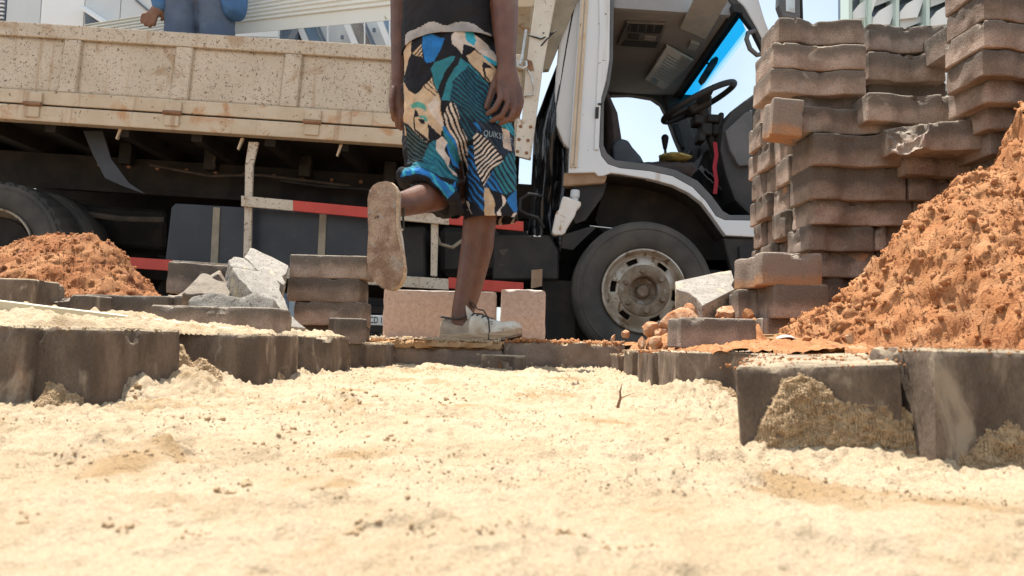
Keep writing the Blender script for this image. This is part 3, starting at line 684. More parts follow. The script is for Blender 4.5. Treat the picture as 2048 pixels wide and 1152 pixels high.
# ---------------------------------------------------------------- kerb and concrete blocks
def slab(name, label, cat, x0, x1, y0, y1, z0, z1, material, seed, rough=.004, step=.016, group=None, fr=22, rz=0):
    bm = bmesh.new(); nx, ny, nz_ = [max(2, int(round(d/step))) for d in (x1-x0, y1-y0, z1-z0)]
    b = MB(); V = []; F = []
    def face(o, a, c, na, nc):
        s0 = len(V)
        for j in range(nc+1):
            for i in range(na+1): V.append(tuple(o[q] + a[q]*i/na + c[q]*j/nc for q in range(3)))
        for j in range(nc):
            for i in range(na): F.append((s0+j*(na+1)+i, s0+j*(na+1)+i+1, s0+(j+1)*(na+1)+i+1, s0+(j+1)*(na+1)+i))
    dx, dy, dz = x1-x0, y1-y0, z1-z0
    face((-dx/2,-dy/2,0), (dx,0,0), (0,0,dz), nx, nz_); face((dx/2,dy/2,0), (-dx,0,0), (0,0,dz), nx, nz_)
    face((-dx/2,dy/2,0), (0,-dy,0), (0,0,dz), ny, nz_); face((dx/2,-dy/2,0), (0,dy,0), (0,0,dz), ny, nz_)
    face((-dx/2,-dy/2,dz), (dx,0,0), (0,dy,0), nx, ny); face((-dx/2,dy/2,0), (dx,0,0), (0,-dy,0), nx, ny)
    me = bpy.data.meshes.new(name); me.from_pydata(V, [], F); bm.from_mesh(me)
    bmesh.ops.remove_doubles(bm, verts=bm.verts, dist=1e-5); bm.to_mesh(me); bm.free()
    C = coords(me).astype(float); s = seed*3.7
    ed = ((np.abs(np.abs(C[:, 0])-dx/2) < 1e-4).astype(int) + (np.abs(np.abs(C[:, 1])-dy/2) < 1e-4) + (np.abs(C[:, 2]-dz) < 1e-4) + (C[:, 2] < 1e-4)) >= 2
    ctr = np.array([0, 0, dz/2]); dirn = C - ctr; dirn /= np.linalg.norm(dirn, axis=1)[:, None]
    d = rough*fbm(C[:, 0]*fr+s, C[:, 1]*fr, C[:, 2]*fr, seed, 4) - ed*(.003 + 1.8*rough*np.maximum(0, fbm(C[:, 0]*30+s, C[:, 1]*30, C[:, 2]*30, seed+2, 2)))
    C = C + dirn*d[:, None]; setco(me, C)
    me.polygons.foreach_set('use_smooth', [True]*len(me.polygons)); me.set_sharp_from_angle(angle=R(42))
    o = link(name, me, material); o.location = ((x0+x1)/2, (y0+y1)/2, z0); o.rotation_euler = (0, 0, R(rz)); return tag(o, label, cat, group)
def slab_px(name, label, cat, a, b, yt, yb, Y, dep, material, seed, **kw):
    A = P(a, yt, Y); B = P(b, yb, Y); return slab(name, label, cat, A.x, B.x, Y, Y+dep, P((a+b)/2, yb, Y).z, P((a+b)/2, yt, Y).z, material, seed, **kw)
slab_px('kerb_stone', 'dark kerb stone under the sandy ledge where the man treads', 'kerb', 742, 1004, 697, 760, 2.31, .22, m_kerb, 1, rough=.006, step=.012)
slab_px('kerb_slab', 'thin crumbling sandy slab under the standing shoe', 'slab', 742, 1006, 680, 697, 2.30, .26, m_dirt, 2, rough=.014, step=.007, fr=40)
slab_px('kerb_stone', 'dark broken kerb stone strewn with orange dirt right of the standing shoe', 'kerb', 1006, 1250, 686, 760, 2.31, .24, m_kerb, 3, rough=.010, step=.010, fr=16)
slab_px('concrete_block', 'long pale concrete block standing on the kerb behind the standing leg', 'block', 767, 990, 581, 690, 2.74, .10, m_concrete, 4, rough=.0022, step=.013)
slab_px('concrete_block', 'short pale concrete block standing on end right of the standing shoe', 'block', 1005, 1090, 579, 690, 2.68, .13, m_concrete, 5, rough=.0025, step=.012, rz=-5)

# ---------------------------------------------------------------- sand caked on the edge pavers and on the left pavement
def cake(label, Yf, prof, zbot, thick, seed, slope=0, grains=2500):
    """sand stuck to a paver face: prof = photo polyline of its upper edge, face at depth Yf (+slope per metre of x)"""
    px = [P(a, b, Yf) for a, b in prof]; xs = [p.x for p in px]; zs = [p.z for p in px]
    nx = int((xs[-1]-xs[0])/.0016); nz_ = 46
    X = np.linspace(xs[0], xs[-1], nx)[None, :].repeat(nz_, 0); s = np.linspace(0, 1, nz_)[:, None].repeat(nx, 1)
    zt = np.interp(X[0], xs, zs)[None, :]*np.ones_like(s) + .003*fbm(X*90, X*0, None, seed, 3)
    Z = zbot + (zt - zbot)*s
    t = thick*(1.12 - s)**.75*(1+.35*fbm(X*40, Z*40, None, seed+1, 3)) + .0016*fbm(X*150, Z*150, None, seed+2, 3) + .0014*vn(X*360, Z*360, None, seed+3)
    ends = np.clip(np.minimum(X-xs[0], xs[-1]-X)/.014, 0, 1)
    t = t*ends - .002*(1-ends) - .004*(s > .985)
    Yc = Yf + slope*(X - xs[0]) - np.maximum(t, -.004)
    V = np.stack([X + .0015*vn(X*200, Z*200, None, seed+7), Yc, Z + .0015*vn(X*200+3, Z*200, None, seed+8)], -1).reshape(-1, 3)
    o = link('sand_clump', npmesh('sand_clump', V, gridfaces(nx, nz_)), m_clump); stuff(o); tag(o, label, 'sand')
    rs = np.random.RandomState(seed); k = rs.randint(0, len(V), grains); q = V[k].copy(); q[:, 1] -= .0004
    g_ = octa('sand_grains', q, (.0007 + .0008*rs.rand(grains)**2)*(.6+.6*Yf), seed, m_clump, True); g_.parent = o
    return o
cake('wet granular sand climbing the face of the large near right paver', .632, [(1500,905),(1518,850),(1540,800),(1560,760),(1590,742),(1625,758),(1650,790),(1668,812),(1690,800),(1720,792),(1760,805),(1800,830),(1850,862),(1866,890)], -.012, .014, 401, slope=-.22, grains=22000)
cake('damp sand bank at the base of the nearest far right paver', .575, [(1872,900),(1900,885),(1950,868),(2000,845),(2040,820),(2090,800)], -.012, .016, 411, grains=6000)
cake('brown sand lump at the foot of the long dark right paver', 1.2, [(1350,805),(1372,770),(1400,758),(1425,762),(1450,770),(1478,790)], -.0, .05, 421)
cake('sand lump filling the gap between two left edge pavers', 1.13, [(328,790),(338,715),(350,690),(368,692),(388,722),(415,718),(440,740),(470,790)], .0, .05, 431)
cake('damp sand lump stuck to the wide grey left paver', .86, [(78,840),(92,790),(104,758),(124,762),(140,785),(165,790),(182,810),(196,840)], -.015, .04, 441)
cake('small sand lump in the corner of the reddish left paver', 1.35, [(520,772),(535,742),(550,735),(565,750),(574,765)], -.005, .02, 451, grains=300)
yl = ([.74, .80, .84, .86, .90, .93, 1.02, 1.06, 1.10, 1.18, 1.22, 1.3, 1.42, 1.5, 1.58, 1.62, 1.8], [-.56, -.555, -.55, -.50, -.495, -.515, -.515, -.50, -.53, -.53, -.43, -.44, -.43, -.50, -.50, -.41, -.41])
def top_sand(X, Y):
    e = np.minimum(np.interp(Y, *yl) - X, Y - np.where(X < -.56, .845, .865)) + .010*fbm(X*25, Y*25, None, 501, 3)
    t = np.clip(e/.03, 0, 1)
    th = np.interp(X, [-1.1, -.75, -.60, -.50, -.40], [.045, .032, .020, .010, .005])
    return .0815 + t*th*(.75+.45*fbm(X*11, Y*11, None, 502, 3)) + t*(.005*fbm(X*60, Y*60, None, 503, 3) + .003*fbm(X*150, Y*150, None, 504, 2))
o = stuff(sheet('sand_layer', -1.25, -.39, .78, 1.85, .0032, top_sand, m_sand, lambda X, Y: (np.minimum(np.interp(Y, *yl) - X, Y - np.where(X < -.56, .845, .865)) + .010*fbm(X*25, Y*25, None, 501, 3)) > -.003)); tag(o, 'lumpy pale sand spread over the pavers on the left', 'sand')

rs = np.random.RandomState(12); eg = []; er = []; eo = []; eor = []
for o in list(COL.objects):                             # grit lying along the top edges of the edge pavers
    if o.get('group') in (GL, GR) and o.type == 'MESH':
        bb = coords(o.data); zt = bb[:, 2].max(); tp_ = bb[bb[:, 2] > zt-.004]; k = 420
        i = rs.randint(0, len(tp_), k); q = tp_[i] + rs.randn(k, 3)*np.array([.005, .005, .0004]); M = np.array(o.matrix_basis)
        w = q @ M[:3, :3].T + M[:3, 3]; r_ = (.0006 + .0016*rs.rand(k)**3)*(.5 + .6*w[:, 1].mean())
        if o.get('group') == GR and w[:, 1].mean() < 1.6: eo.append(w); eor.append(r_)
        else: eg.append(w); er.append(r_)
tag(octa('sand_grains', np.concatenate(eg), np.concatenate(er), 13, m_sand, True), 'gritty sand along the upper rims of the edge pavers', 'sand grains')
tag(octa('soil_crumbs', np.concatenate(eo), np.concatenate(eor), 14, m_soil, True), 'orange dust crumbs on the rims of the near right pavers', 'soil crumbs')
def strew(px0, px1, Y0, Y1, ztop, n_, rmax, material, seed, label, nm):
    rs = np.random.RandomState(seed); y = Y0 + (Y1-Y0)*rs.rand(n_)**1.6; x = np.array([P(px0 + (px1-px0)*rs.rand(), 680, yy_).x for yy_ in y])
    r_ = .0015 + rmax*rs.rand(n_)**4; z = ztop + r_*.3 + .004*np.maximum(0, fbm(x*25, y*25, None, seed, 2))
    return tag(octa(nm, np.stack([x, y, z], 1), r_, seed, material, True), label, nm.replace('_', ' '))
strew(745, 1000, 2.30, 2.55, P(870, 680, 2.31).z-.002, 900, .007, m_sand, 21, 'sand and grit strewn on the crumbling kerb slab', 'sand_grains')
strew(1004, 1245, 2.31, 2.56, P(1120, 686, 2.31).z-.001, 1100, .009, m_soil, 22, 'orange crumbs strewn on the broken kerb stone', 'soil_crumbs')
# ---------------------------------------------------------------- screed bar, rocks, pebbles, twigs
a, b = P(-140, 583, 1.22), P(532, 664, 1.42)
d = (b - a).normalized(); side = d.cross(Vector((0, 0, 1))).normalized(); up = side.cross(d)
bar = thing('screed_bar', 'long cream coloured straight edge bar lying on the sand at the left', 'straight edge')
def obox(c0, c1, w, h0, h1, off=0):
    q = []
    for c in (c0, c1): q.append([c + side*(off+w) + up*h0, c + side*(off-w) + up*h0, c + side*(off-w) + up*h1, c + side*(off+w) + up*h1])
    return MB().prism(q[0], q[1])
obox(a, b, .011, -.034, 0).build('bar', m_alu, bar, bevel=.002)
t0 = (P(172, 630, 1.31) - a).dot(d)
obox(a + d*t0, a + d*(t0+.032), .0015, -.026, -.012, .0128).build('level_vial', m_ink, bar, bevel=.001)
def rock(label, x, y, Y, r, seed, sq=(1, 1, 1), material=m_rock, name='rock', cat='rock', group=None, flat=10):
    o = link(name, blob(name, 0, r, seed, sq, 4, .24, 1.7, flat), material); o.location = P(x, y, Y); o.rotation_euler = (seed, seed*2.1, seed*.7); return tag(o, label, cat, group)
o = rock('big orange earth coated rock under the tilted speckled paver', 1362, 645, 1.93, .075, 3, (.95, .8, .68), flat=16); o.rotation_euler = (0, .2, .3)
rock('pale lump of broken rock left of the big orange rock', 1300, 655, 1.93, .024, 5)
rock('rounded red clod lowest in front of the big orange rock', 1312, 684, 1.8, .019, 6)
rock('small red clod alone on the kerb left of the rocks', 1252, 668, 2.05, .014, 7)
rock('red clod between the pale lump and the big rock', 1322, 670, 1.9, .021, 8)
rock('orange clod of earth behind the chipped paver', 1458, 626, 1.9, .034, 9, (1, 1, .8), flat=14)
rock('red crumb of earth beside the tilted dark paver', 1476, 612, 1.9, .02, 12)
for (x, y, Y, r, sq_, sd, lb) in ((1283, 688, 1.95, .016, (1.3, 1, .7), 41, 'brown stone chip on the kerb end before the front wheel'), (1338, 694, 1.72, .017, (1.2, 1, .8), 42, 'dull red stone touching the chipped paver'), (1226, 679, 2.2, .012, (1.4, 1, .6), 43, 'small flat chip on the broken kerb stone'), (1420, 610, 2.0, .03, (1.2, .9, .7), 44, 'earthy lump propping the tilted broken paver'), (1395, 628, 1.97, .034, (1.3, 1, .6), 45, 'brown lump between the tilted paver and the chipped one'), (1496, 630, 1.78, .018, (1, 1, .8), 46, 'clod caught beside the grey stacked paver'), (1700, 676, 1.2, .008, (1.2, 1, .8), 47, 'loose clod rolled to the foot of the large soil heap'), (1612, 678, 1.3, .008, (1.2, 1, .8), 48, 'small clod left of the large heap foot')):
    rock(lb, x, y, Y, r, sd, sq_, m_rock if sd % 2 else m_soil)
for k, (x, y, r, lb) in enumerate(((1020, 744, .011, 'dark pebble beside the small paver in the sand'), (1150, 775, .012, 'brown pebble in the middle of the sand bed'), (1192, 757, .009, 'pebble nearest the dark end paver of the right edge'), (1032, 746, .007, 'tiny pebble touching the dark one by the small paver'), (575, 828, .006, 'dark chip of stone on the left of the sand bed'), (1083, 744, .008, 'flat dark pebble right of the small paver'))):
    Yp = .09*1479/(y-681+(x-1024)*-.02)
    o = rock(lb, x, y-3, min(2.2, Yp), r, 20+k, (1.2, 1, .7), m_kerb, 'pebble', 'pebble', 'pebbles on the sand')
tw = MB(); b0 = P(1238, 828, .95); 
def pts(l, Y): return [P(x, y, Y) for x, y in l]
tw.tube(pts([(1237,830),(1236,812),(1241,796),(1240,783),(1244,768)], .95), [.0016, .0022, .0018, .0014, .0003], 6)
tw.tube(pts([(1240,797),(1252,792),(1268,786)], .95), [.001, .0007, .0002], 5)
tag(tw.build('twig', m_twig, smooth=True), 'short forked brown twig standing upright in the sand', 'twig')
st = MB(); rs_ = random.Random(2)
for k in range(16):
    x = 1520 + rs_.random()*85; y = 683 + rs_.random()*14; Y = 1.42 + rs_.random()*.12; q = P(x, y, Y); q.z = .09 + rs_.random()*.02
    st.tube([q, q + Vector((.02+.02*rs_.random(), .02*rs_.random()-.01, .008*rs_.random())), q + Vector((.05+.03*rs_.random(), .02*rs_.random(), .002))], .0009, 5)
stuff(tag(st.build('straw', m_straw, smooth=True), 'dry straw scattered at the toe of the large soil heap', 'straw'))
lf = MB(); c = P(1580, 694, 1.40); c.z = .098
lf.grid(lambda u, v: c + Vector(((u-.5)*.055, (v-.5)*.05*math.sin(math.pi*min(max(u, .06), .94)), .006*math.sin(u*5) + .004*math.sin(v*4))), 12, 8)
me = lf.mesh('dry_leaf'); o = link('dry_leaf', me, m_canvas); md = o.modifiers.new('s', 'SOLIDIFY'); md.thickness = .0012
tag(o, 'pale curled scrap lying in front of the large soil heap', 'scrap')
tw2 = MB()
for q in ([(1233,715),(1240,700),(1238,690),(1246,682)], [(1240,702),(1228,694),(1222,690)], [(1236,712),(1250,704),(1256,698)]): tw2.tube(pts(q, 2.02), .0018, 5)
tag(tw2.build('root', m_rust, smooth=True), 'reddish root tuft sticking out at the kerb end of the right edge', 'root')
# ================================================================ THE TRUCK (local: x forward, y away from us, z above the road)
truck = thing('truck', 'cream and white dropside truck with its cab door off and paint flaking', 'truck', mw=MT)
def tp(pts_, d, th, mb=None):                        # outline measured on the plane y=d, given the thickness th
    mb = mb or MB(); a = [TL(x, y, d) for x, y in pts_]; return mb.prism(a, [p + Vector((0, th, 0)) for p in a])
def X_(px, py, d=0): return TL(px, py, d).x
def Z_(px, py, d=0): return TL(px, py, d).z
# ---- load bed
zt, zr, zp, zh, zb = (Z_(365, q) for q in (65, 93, 200, 229, 262))     # rail top, rail foot, panel foot, hinge line, bed foot
bx0, bx1 = -3.75, X_(1046, 200)
MB().box(bx0, bx1-.01, -.005, .05, zr, zt).build('top_rail', m_cream, truck, bevel=.006, seg=2)
MB().box(bx0, bx1-.01, -.004, .05, zh+.006, zp).build('lower_rail', m_cream2, truck, bevel=.005, seg=2)
MB().box(bx0, bx1+.02, -.012, .06, zb, zh-.006).build('bed_rail', m_cream2, truck, bevel=.006, seg=2)
MB().box(bx0, bx1, .012, .05, zh-.006, zh+.006).build('hinge_gap', m_black, truck)
px_ = [-300, -85, 138, 363, 583, 800]
cx_ = [X_(p, 145) for p in px_]; hw = .046
edges = [bx0] + [q for c in cx_ for q in (c-hw, c+hw)] + [bx1-.01]
for k in range(0, len(edges), 2):
    x0, x1 = edges[k], edges[k+1]
    if x1 - x0 < .05: continue
    n_, m__ = max(6, int((x1-x0)/.02)), 16
    def f(u, v, x0=x0, x1=x1): 
        x = x0 + (x1-x0)*u; z = zp + (zr-zp)*v; return (x, .030 + .004*float(fbm(x*4, z*6, None, 7, 2)), z)
    mb = MB().grid(f, n_, m__); o = mb.build('side_panel', m_cream, truck, smooth=True)
    md = o.modifiers.new('s', 'SOLIDIFY'); md.thickness = .012; md.offset = 1 if False else -1
for c in cx_:
    MB().prism([Vector(q) for q in ((c-hw-.004, -.004, zp+.002), (c+hw-.004, -.004, zp+.002), (c+hw+.004, -.004, zr-.002), (c-hw+.004, -.004, zr-.002))],
               [Vector(q) for q in ((c-hw-.012, .040, zp+.002), (c+hw+.004, .040, zp+.002), (c+hw+.012, .040, zr-.002), (c-hw-.004, .040, zr-.002))]).build('side_post', m_cream, truck, bevel=.004)
for p in (68, 348, 628, 905):
    x = X_(p, 225); h = MB().box(x-.045, x+.045, -.018, -.006, zh+.012, zp-.012).build('hinge', m_cream2, truck, bevel=.003)
    MB().tube([(x-.05, -.022, zh), (x+.05, -.022, zh)], .012, 10).build('hinge_pin', m_rust, h)
    MB().box(x-.04, x+.04, -.022, -.0125, zb+.02, zh-.014).build('hinge_leaf', m_cream2, h, bevel=.002)
# floor, far side, front board, tail
MB().box(bx0, bx1, .052, 2.02, zh-.05, zh-.01).build('bed_floor', m_under, truck)
MB().box(bx0, bx1, 2.03, 2.07, zh-.06, zp+.12).build('far_side_board', m_cream2, truck)
MB().box(bx0-.05, bx0-.004, .0, 2.05, zh-.05, zt-.05).build('tailboard', m_cream2, truck, bevel=.004)
for x in np.arange(bx0+.2, bx1-.1, .42): MB().box(x-.03, x+.03, .064, 2.0, zb-.04, zh-.052).build('cross_member', m_under, truck)
for y in (.62, 1.42): MB().box(bx0+.1, 2.0, y, y+.07, zb-.27, zb-.045).build('chassis_rail', m_under, truck)
for p in (694, 1350): pass
for (p, q) in ((242, 262), (485, 283), (683, 296)):      # small stubs hanging below the rail
    c = TL(p, q, .05); MB().prism([c+Vector((-.012,0,.02)), c+Vector((.004,0,.02)), c+Vector((-.02,0,-.05)), c+Vector((-.028,0,-.045))], [c+Vector((-.012,.02,.02)), c+Vector((.004,.02,.02)), c+Vector((-.02,.02,-.05)), c+Vector((-.028,.02,-.045))]).build('stub_bracket', m_cream2, truck)
# front post of the bed, with rivets, latch and handle
ln = MB(); tp([(1078,-60),(1122,-60),(1086,135),(1062,316),(1038,310),(1052,135)], -.02, .07, ln)
post = ln.build('front_post', m_bedpost, truck, bevel=.004)
rivs = []
for (x, y) in ((1041,253),(1061,254),(1038,279),(1056,281),(1035,303),(1053,306)):
    c = TL(x, y, -.0215); MB().lathe([(0,-.009),(.006,-.008),(.010,-.003),(.0115,.002)], c, 12).build('rivet', m_rust, post, smooth=True)
tp([(1035,238),(1066,241),(1058,318),(1030,311)], -.0235, .003).build('rivet_plate', m_bedpost, post)
lt = MB(); lt.tube([TL(1052,60,-.03), TL(1044,115,-.035), TL(1040,130,-.05)], .008, 8)
lt.tube([TL(1034,122,-.05), TL(1036,134,-.055), TL(1046,137,-.055), TL(1053,132,-.05), TL(1052,122,-.05)], .008, 8, closed=False)
lt.build('latch', m_chrome, post, smooth=True)
lh = MB(); lh.tube([TL(1054,138,-.03), TL(1062,150,-.05), TL(1067,172,-.05), TL(1067,190,-.035), TL(1042,193,-.03)], .006, 8); lh.build('latch_handle', m_chrome, post, smooth=True)
tp([(1051,118),(1064,122),(1068,140),(1056,142)], -.026, .006).build('latch_rust', m_rust, post)
tp([(1020,-60),(1080,-60),(1076,6),(1062,13),(1020,13)], .10, 1.8).build('headboard_top', m_cream2, truck)
tp([(1121,-70),(1185,-70),(1130,60),(1098,138),(1086,139)], .12, .05).build('headboard_gusset', m_brown if False else m_strap, truck)
wr = MB(); wr.tube([TL(1056,70,-.025), TL(1082,78,-.03), TL(1096,72,-.01), TL(1112,62,.06)], .0045, 6); wr.tube([TL(1082,92,-.02), TL(1094,78,-.03), TL(1108,66,.05), TL(1086,66,-.025)], .004, 6); wr.build('tie_wire', m_black, post, smooth=True)
# ---- below the bed
fl_ = MB(); fp = [(166,262),(205,262),(222,318),(258,366),(290,388),(246,372),(210,356),(186,310)]
tp(fp, .20, .012, fl_); fl_.build('mud_flap', m_flap, truck)
tk = MB(); tp([(342,415),(350,406),(735,428),(742,436),(734,548),(726,552),(334,528),(330,520)], .13, .42, tk); tank = tk.build('tank', m_tank, truck, bevel=.012, seg=2)
for a in (431, 644):
    y0 = 406 + (a-342)*.056; tp([(a-5, y0+3),(a+9, y0+4),(a+4, y0+122),(a-11, y0+121)], .122, .010).build('tank_strap', m_strap, tank, bevel=.002)
g = MB(); 
tp([(497,283),(517,284),(506,330),(504,392),(501,525),(486,524),(489,392),(490,328)], .055, .02, g); g.build('guard_post', m_cream, truck, bevel=.003)
tp([(862,434),(877,435),(874,553),(861,552)], .055, .02).build('guard_post', m_cream, truck, bevel=.003)
def band(x0, x1, y0, s, h, d, material, nm): tp([(x0, y0),(x1, y0+s*(x1-x0)),(x1, y0+s*(x1-x0)+h),(x0, y0+h)], d, .022).build(nm, material, truck, bevel=.002)
S1 = .0925
band(482, 586, 391, S1, 21, .03, m_cream, 'guard_rail'); band(586, 800, 391+S1*104, S1, 21, .03, m_red, 'guard_rail'); band(800, 898, 391+S1*318, S1, 20, .03, m_cream, 'guard_rail'); band(898, 1047, 391+S1*416, S1, 19, .03, m_red, 'guard_rail')
S2 = .066
band(150, 345, 507, S2, 22, .03, m_red, 'guard_rail'); band(345, 620, 520, S2, 22, .03, m_cream, 'guard_rail') ; band(620, 735, 538, S2, 22, .03, m_red, 'guard_rail'); band(735, 897, 547, S2, 22, .03, m_cream, 'guard_rail'); band(897, 1047, 554.5, .072, 22, .03, m_red, 'guard_rail')
u = MB(); u.box(-2.2, X_(1150, 600, .9), .9, 1.25, .30, zb-.3); u.build('gearbox', m_under, truck, bevel=.05)
bt = MB(); tp([(765,455),(850,452),(850,560),(765,555)], .16, .4, bt); bt.build('battery_box', m_black, truck, bevel=.01)
tp([(880,452),(1000,458),(1000,545),(880,548)], .22, .4).build('air_tank', m_black, truck, bevel=.03)
tp([(985,470),(1100,470),(1118,500),(1118,560),(985,560)], .14, .5).build('step_box', m_black, truck, bevel=.01)
hs = MB(); hs.tube([TL(868,455,.12), TL(880,488,.10), TL(905,495,.10), TL(940,470,.14)], .011, 8); hs.build('air_hose', m_strap, truck, smooth=True)
hs = MB(); hs.tube([TL(1085,392,.12), TL(1058,388,.10), TL(1041,398,.09), TL(1039,420,.09), TL(1052,428,.10), TL(1075,436,.12), TL(1088,455,.14)], .010, 8); hs.build('rubber_hose', m_intb, truck, smooth=True)
tp([(1063,540),(1085,538),(1084,572),(1062,577)], .10, .012).build('hanger_bracket', m_brown, truck)
for (a, b, c_, d_) in ((1000, 1145, 575, 610), (1020, 1140, 612, 660)): tp([(a,c_),(b,c_),(b,d_),(a,d_)], .5, .3).build('under_frame', m_under, truck, bevel=.01)
MB().box(-3.2, 1.2, 1.0, 1.06, .33, .46).build('far_guard', m_under, truck)
tp([(60,400),(330,420),(330,500),(60,480)], .75, .5).build('spring_frame', m_under, truck, bevel=.02)
ax = MB(); ax.tube([(X_(-15, 497)+0, .35, .42), (X_(-15, 497), 1.9, .42)], .09, 14); ax.build('rear_axle', m_under, truck, smooth=True)
for k, (pt, r_, m_) in enumerate((([(560,360),(640,372),(760,380),(900,400),(1000,430)], .012, m_black), ([(300,330),(420,352),(520,350),(700,372)], .009, m_line), ([(120,420),(240,438),(330,440)], .02, m_line), ([(745,470),(800,520),(850,500)], .010, m_line))):
    MB().tube([TL(x, y, .5) for x, y in pt], r_, 8).build('air_line', m_, truck, smooth=True)
for k in range(7):
    c = TL(60 + k*3, 452 + k*6, .66); MB().box(c.x-.42+.05*k, c.x+.42-.05*k, .60, .70, c.z-.006, c.z+.006).build('spring_leaf', m_rust, truck)
for k in range(14):
    c = TL(200 + k*58, 330 + k*3.8, .618); MB().lathe([(.0,-.012),(.012,-.012),(.014,-.002),(.014,0)], c, 8).build('frame_bolt', m_rust, truck)
for p in (250, 420, 610, 780): c = TL(p, 300 + (p-250)*.07, .56); MB().box(c.x-.04, c.x+.04, .56, .62, c.z-.09, c.z+.05).build('frame_bracket', m_black, truck, bevel=.006)
# ---- wheels
def tyre_mb(r=.40, w=.215, rb=.236, lug=False, n=96):
    prof = [(rb, .03), (rb-.004, .006), (rb+.012, -.008), (rb+.05, -.020), (rb+.10, -.019), (r-.052, -.0165), (r-.050, -.0195), (r-.044, -.0195), (r-.042, -.0135), (r-.022, -.003), (r-.020, .0035), (r-.014, .0045), (r-.012, .010), (r-.003, .020), (r, .035), (r, w-.035), (r-.012, w-.010), (r-.04, w+.01), (rb+.04, w+.01), (rb, w-.02)]
    mb = MB().lathe(prof, (0, 0, 0), n)
    if lug:
        for i in (11, 12, 13, 14):
            for k in range(n):
                if k % 3 == 0:
                    x, y, z = mb.v[i*n+k]; s = (math.hypot(x, z)-.013)/math.hypot(x, z); mb.v[i*n+k] = (x*s, y, z*s)
    return mb
def wheel(cpx, cpy, d, lug=False, twin=False, dish=False):
    c = TL(cpx, cpy, d)
    w = tyre_mb(lug=lug).build('wheel', m_rubber, truck, smooth=True, ang=28 if lug else 40); w.location = (c.x, d, .40)
    if dish:
        prof = [(.24,-.008),(.236,-.02),(.226,-.016),(.218,.01),(.208,.05),(.195,.09),(.17,.11),(.14,.12),(.10,.12),(.0,.12)]
    else:
        prof = [(.241,-.006),(.2375,-.021),(.229,-.024),(.2245,-.014),(.220,-.010),(.217,.004),(.209,.022),(.200,.020),(.190,.010),(.180,.003),(.160,-.008),(.150,-.014),(.146,-.015)]
    n = 72
    def slot(i, k):
        if dish: return False
        a = ((k + 3) % 12); return prof[i][0] <= .195 and prof[i+1][0] >= .155 and a < 4
    rim = MB().lathe(prof, (0, 0, 0), n, skip=slot).build('rim', m_rim, w, smooth=True, ang=50)
    rim.modifiers.new('s', 'SOLIDIFY').thickness = .005
    MB().lathe([(.235,.05),(.235,.19)], (0, 0, 0), 40).build('rim_barrel', m_hub, rim)
    MB().lathe([(.19,.06),(.185,.05),(.0,.05)], (0, 0, 0), 40).build('brake_drum', m_under, rim)
    if not dish:
        MB().lathe([(.148,-.013),(.144,-.020),(.135,-.0225),(.095,-.0225),(.086,-.021),(.079,-.012),(.075,.035),(.045,.045),(.038,.040),(.034,.012),(.028,.006),(.0,.006)], (0, 0, 0), 56).build('hub', m_hub, w, smooth=True, ang=50)
        for k in range(6):
            a = R(38 + 60*k); nut = MB().lathe([(.0205,-.021),(.0205,-.026),(.0165,-.028),(.0155,-.036),(.012,-.040),(.0,-.040)], (.113*math.cos(a), 0, .113*math.sin(a)), 10)
            nut.build('wheel_nut', m_hub, w, smooth=True)
    return w
fw = wheel(1287, 583, .06)
wheel(-14, 500, .12, lug=True, dish=True)
for (p, y) in ((1287, 1.55), (-14, 1.6), (-14, .38)):
    c = TL(p, 583 if p > 0 else 500, .06); o = tyre_mb(n=48).build('wheel', m_rubber, truck, smooth=True); o.location = (c.x, y, .40)
    MB().lathe([(.24,.02),(.2,.08),(.0,.08)], (0, 0, 0), 32).build('rim', m_under, o)
# ---- cab shell
D0 = .09
bp_ = [(1166,-70),(1221,-70),(1219,120),(1213,160),(1203,196),(1201,222),(1198,290),(1203,312),(1216,328),(1240,336),(1300,342),(1345,352),(1385,374),(1412,402),(1432,432),(1450,440),(1512,441),
       (1560,441),(1560,474),(1512,474),(1452,471),(1440,455),(1424,432),(1404,406),(1378,386),(1345,370),(1300,358),(1240,348),(1222,346),(1206,352),(1196,352),(1190,345),(1137,346),(1139,300),(1152,120)]
cab = tp(bp_, D0, .06).build('cab_side', m_white, truck, bevel=.006, seg=2)
for (a, b, w_) in ((1170, 1143, 3), (1178, 1151, 3)):
    tp([(a-w_,-60),(a+w_,-60),(b+w_,335),(b-w_,335)], D0-.012, .014).build('pillar_ridge', m_cream2, cab, bevel=.002)
tp([(1196,-60),(1221,-60),(1219,118),(1212,160),(1203,195),(1201,222),(1198,300),(1188,300),(1193,180),(1199,60)], D0-.010, .012).build('door_post', m_white, cab, bevel=.004)
tp([(1196,206),(1204,206),(1204,209),(1196,209)], D0-.02, .02).build('striker', m_black, cab)
tp([(1191,214),(1198,214),(1197,237),(1190,237)], D0-.0125, .004).build('striker_plate', m_black, cab)
seal = [(1221,-60),(1229,-60),(1226,120),(1219,170),(1208,205),(1207,290),(1214,306),(1230,320),(1300,328),(1352,340),(1396,362),(1424,392),(1446,422),(1460,430),(1560,430),(1560,441),(1512,441),(1450,440),(1432,432),(1412,402),(1385,374),(1345,352),(1300,342),(1240,336),(1216,328),(1203,312),(1198,290),(1201,222),(1203,196),(1213,160),(1219,120)]
tp(seal, D0+.002, .10).build('door_seal', m_grey, truck, bevel=.004)
a1 = [(1440,-60),(1500,-60),(1530,40),(1562,120),(1600,250),(1622,430),(1606,430),(1586,255),(1549,126),(1512,52),(1488,12),(1462,-14)]
tp(a1, D0, .05).build('front_pillar', m_white, truck, bevel=.005)
a2 = [(1462,-14),(1488,12),(1512,52),(1549,126),(1586,255),(1606,430),(1598,430),(1578,258),(1541,130),(1505,58),(1478,22),(1452,-6)]
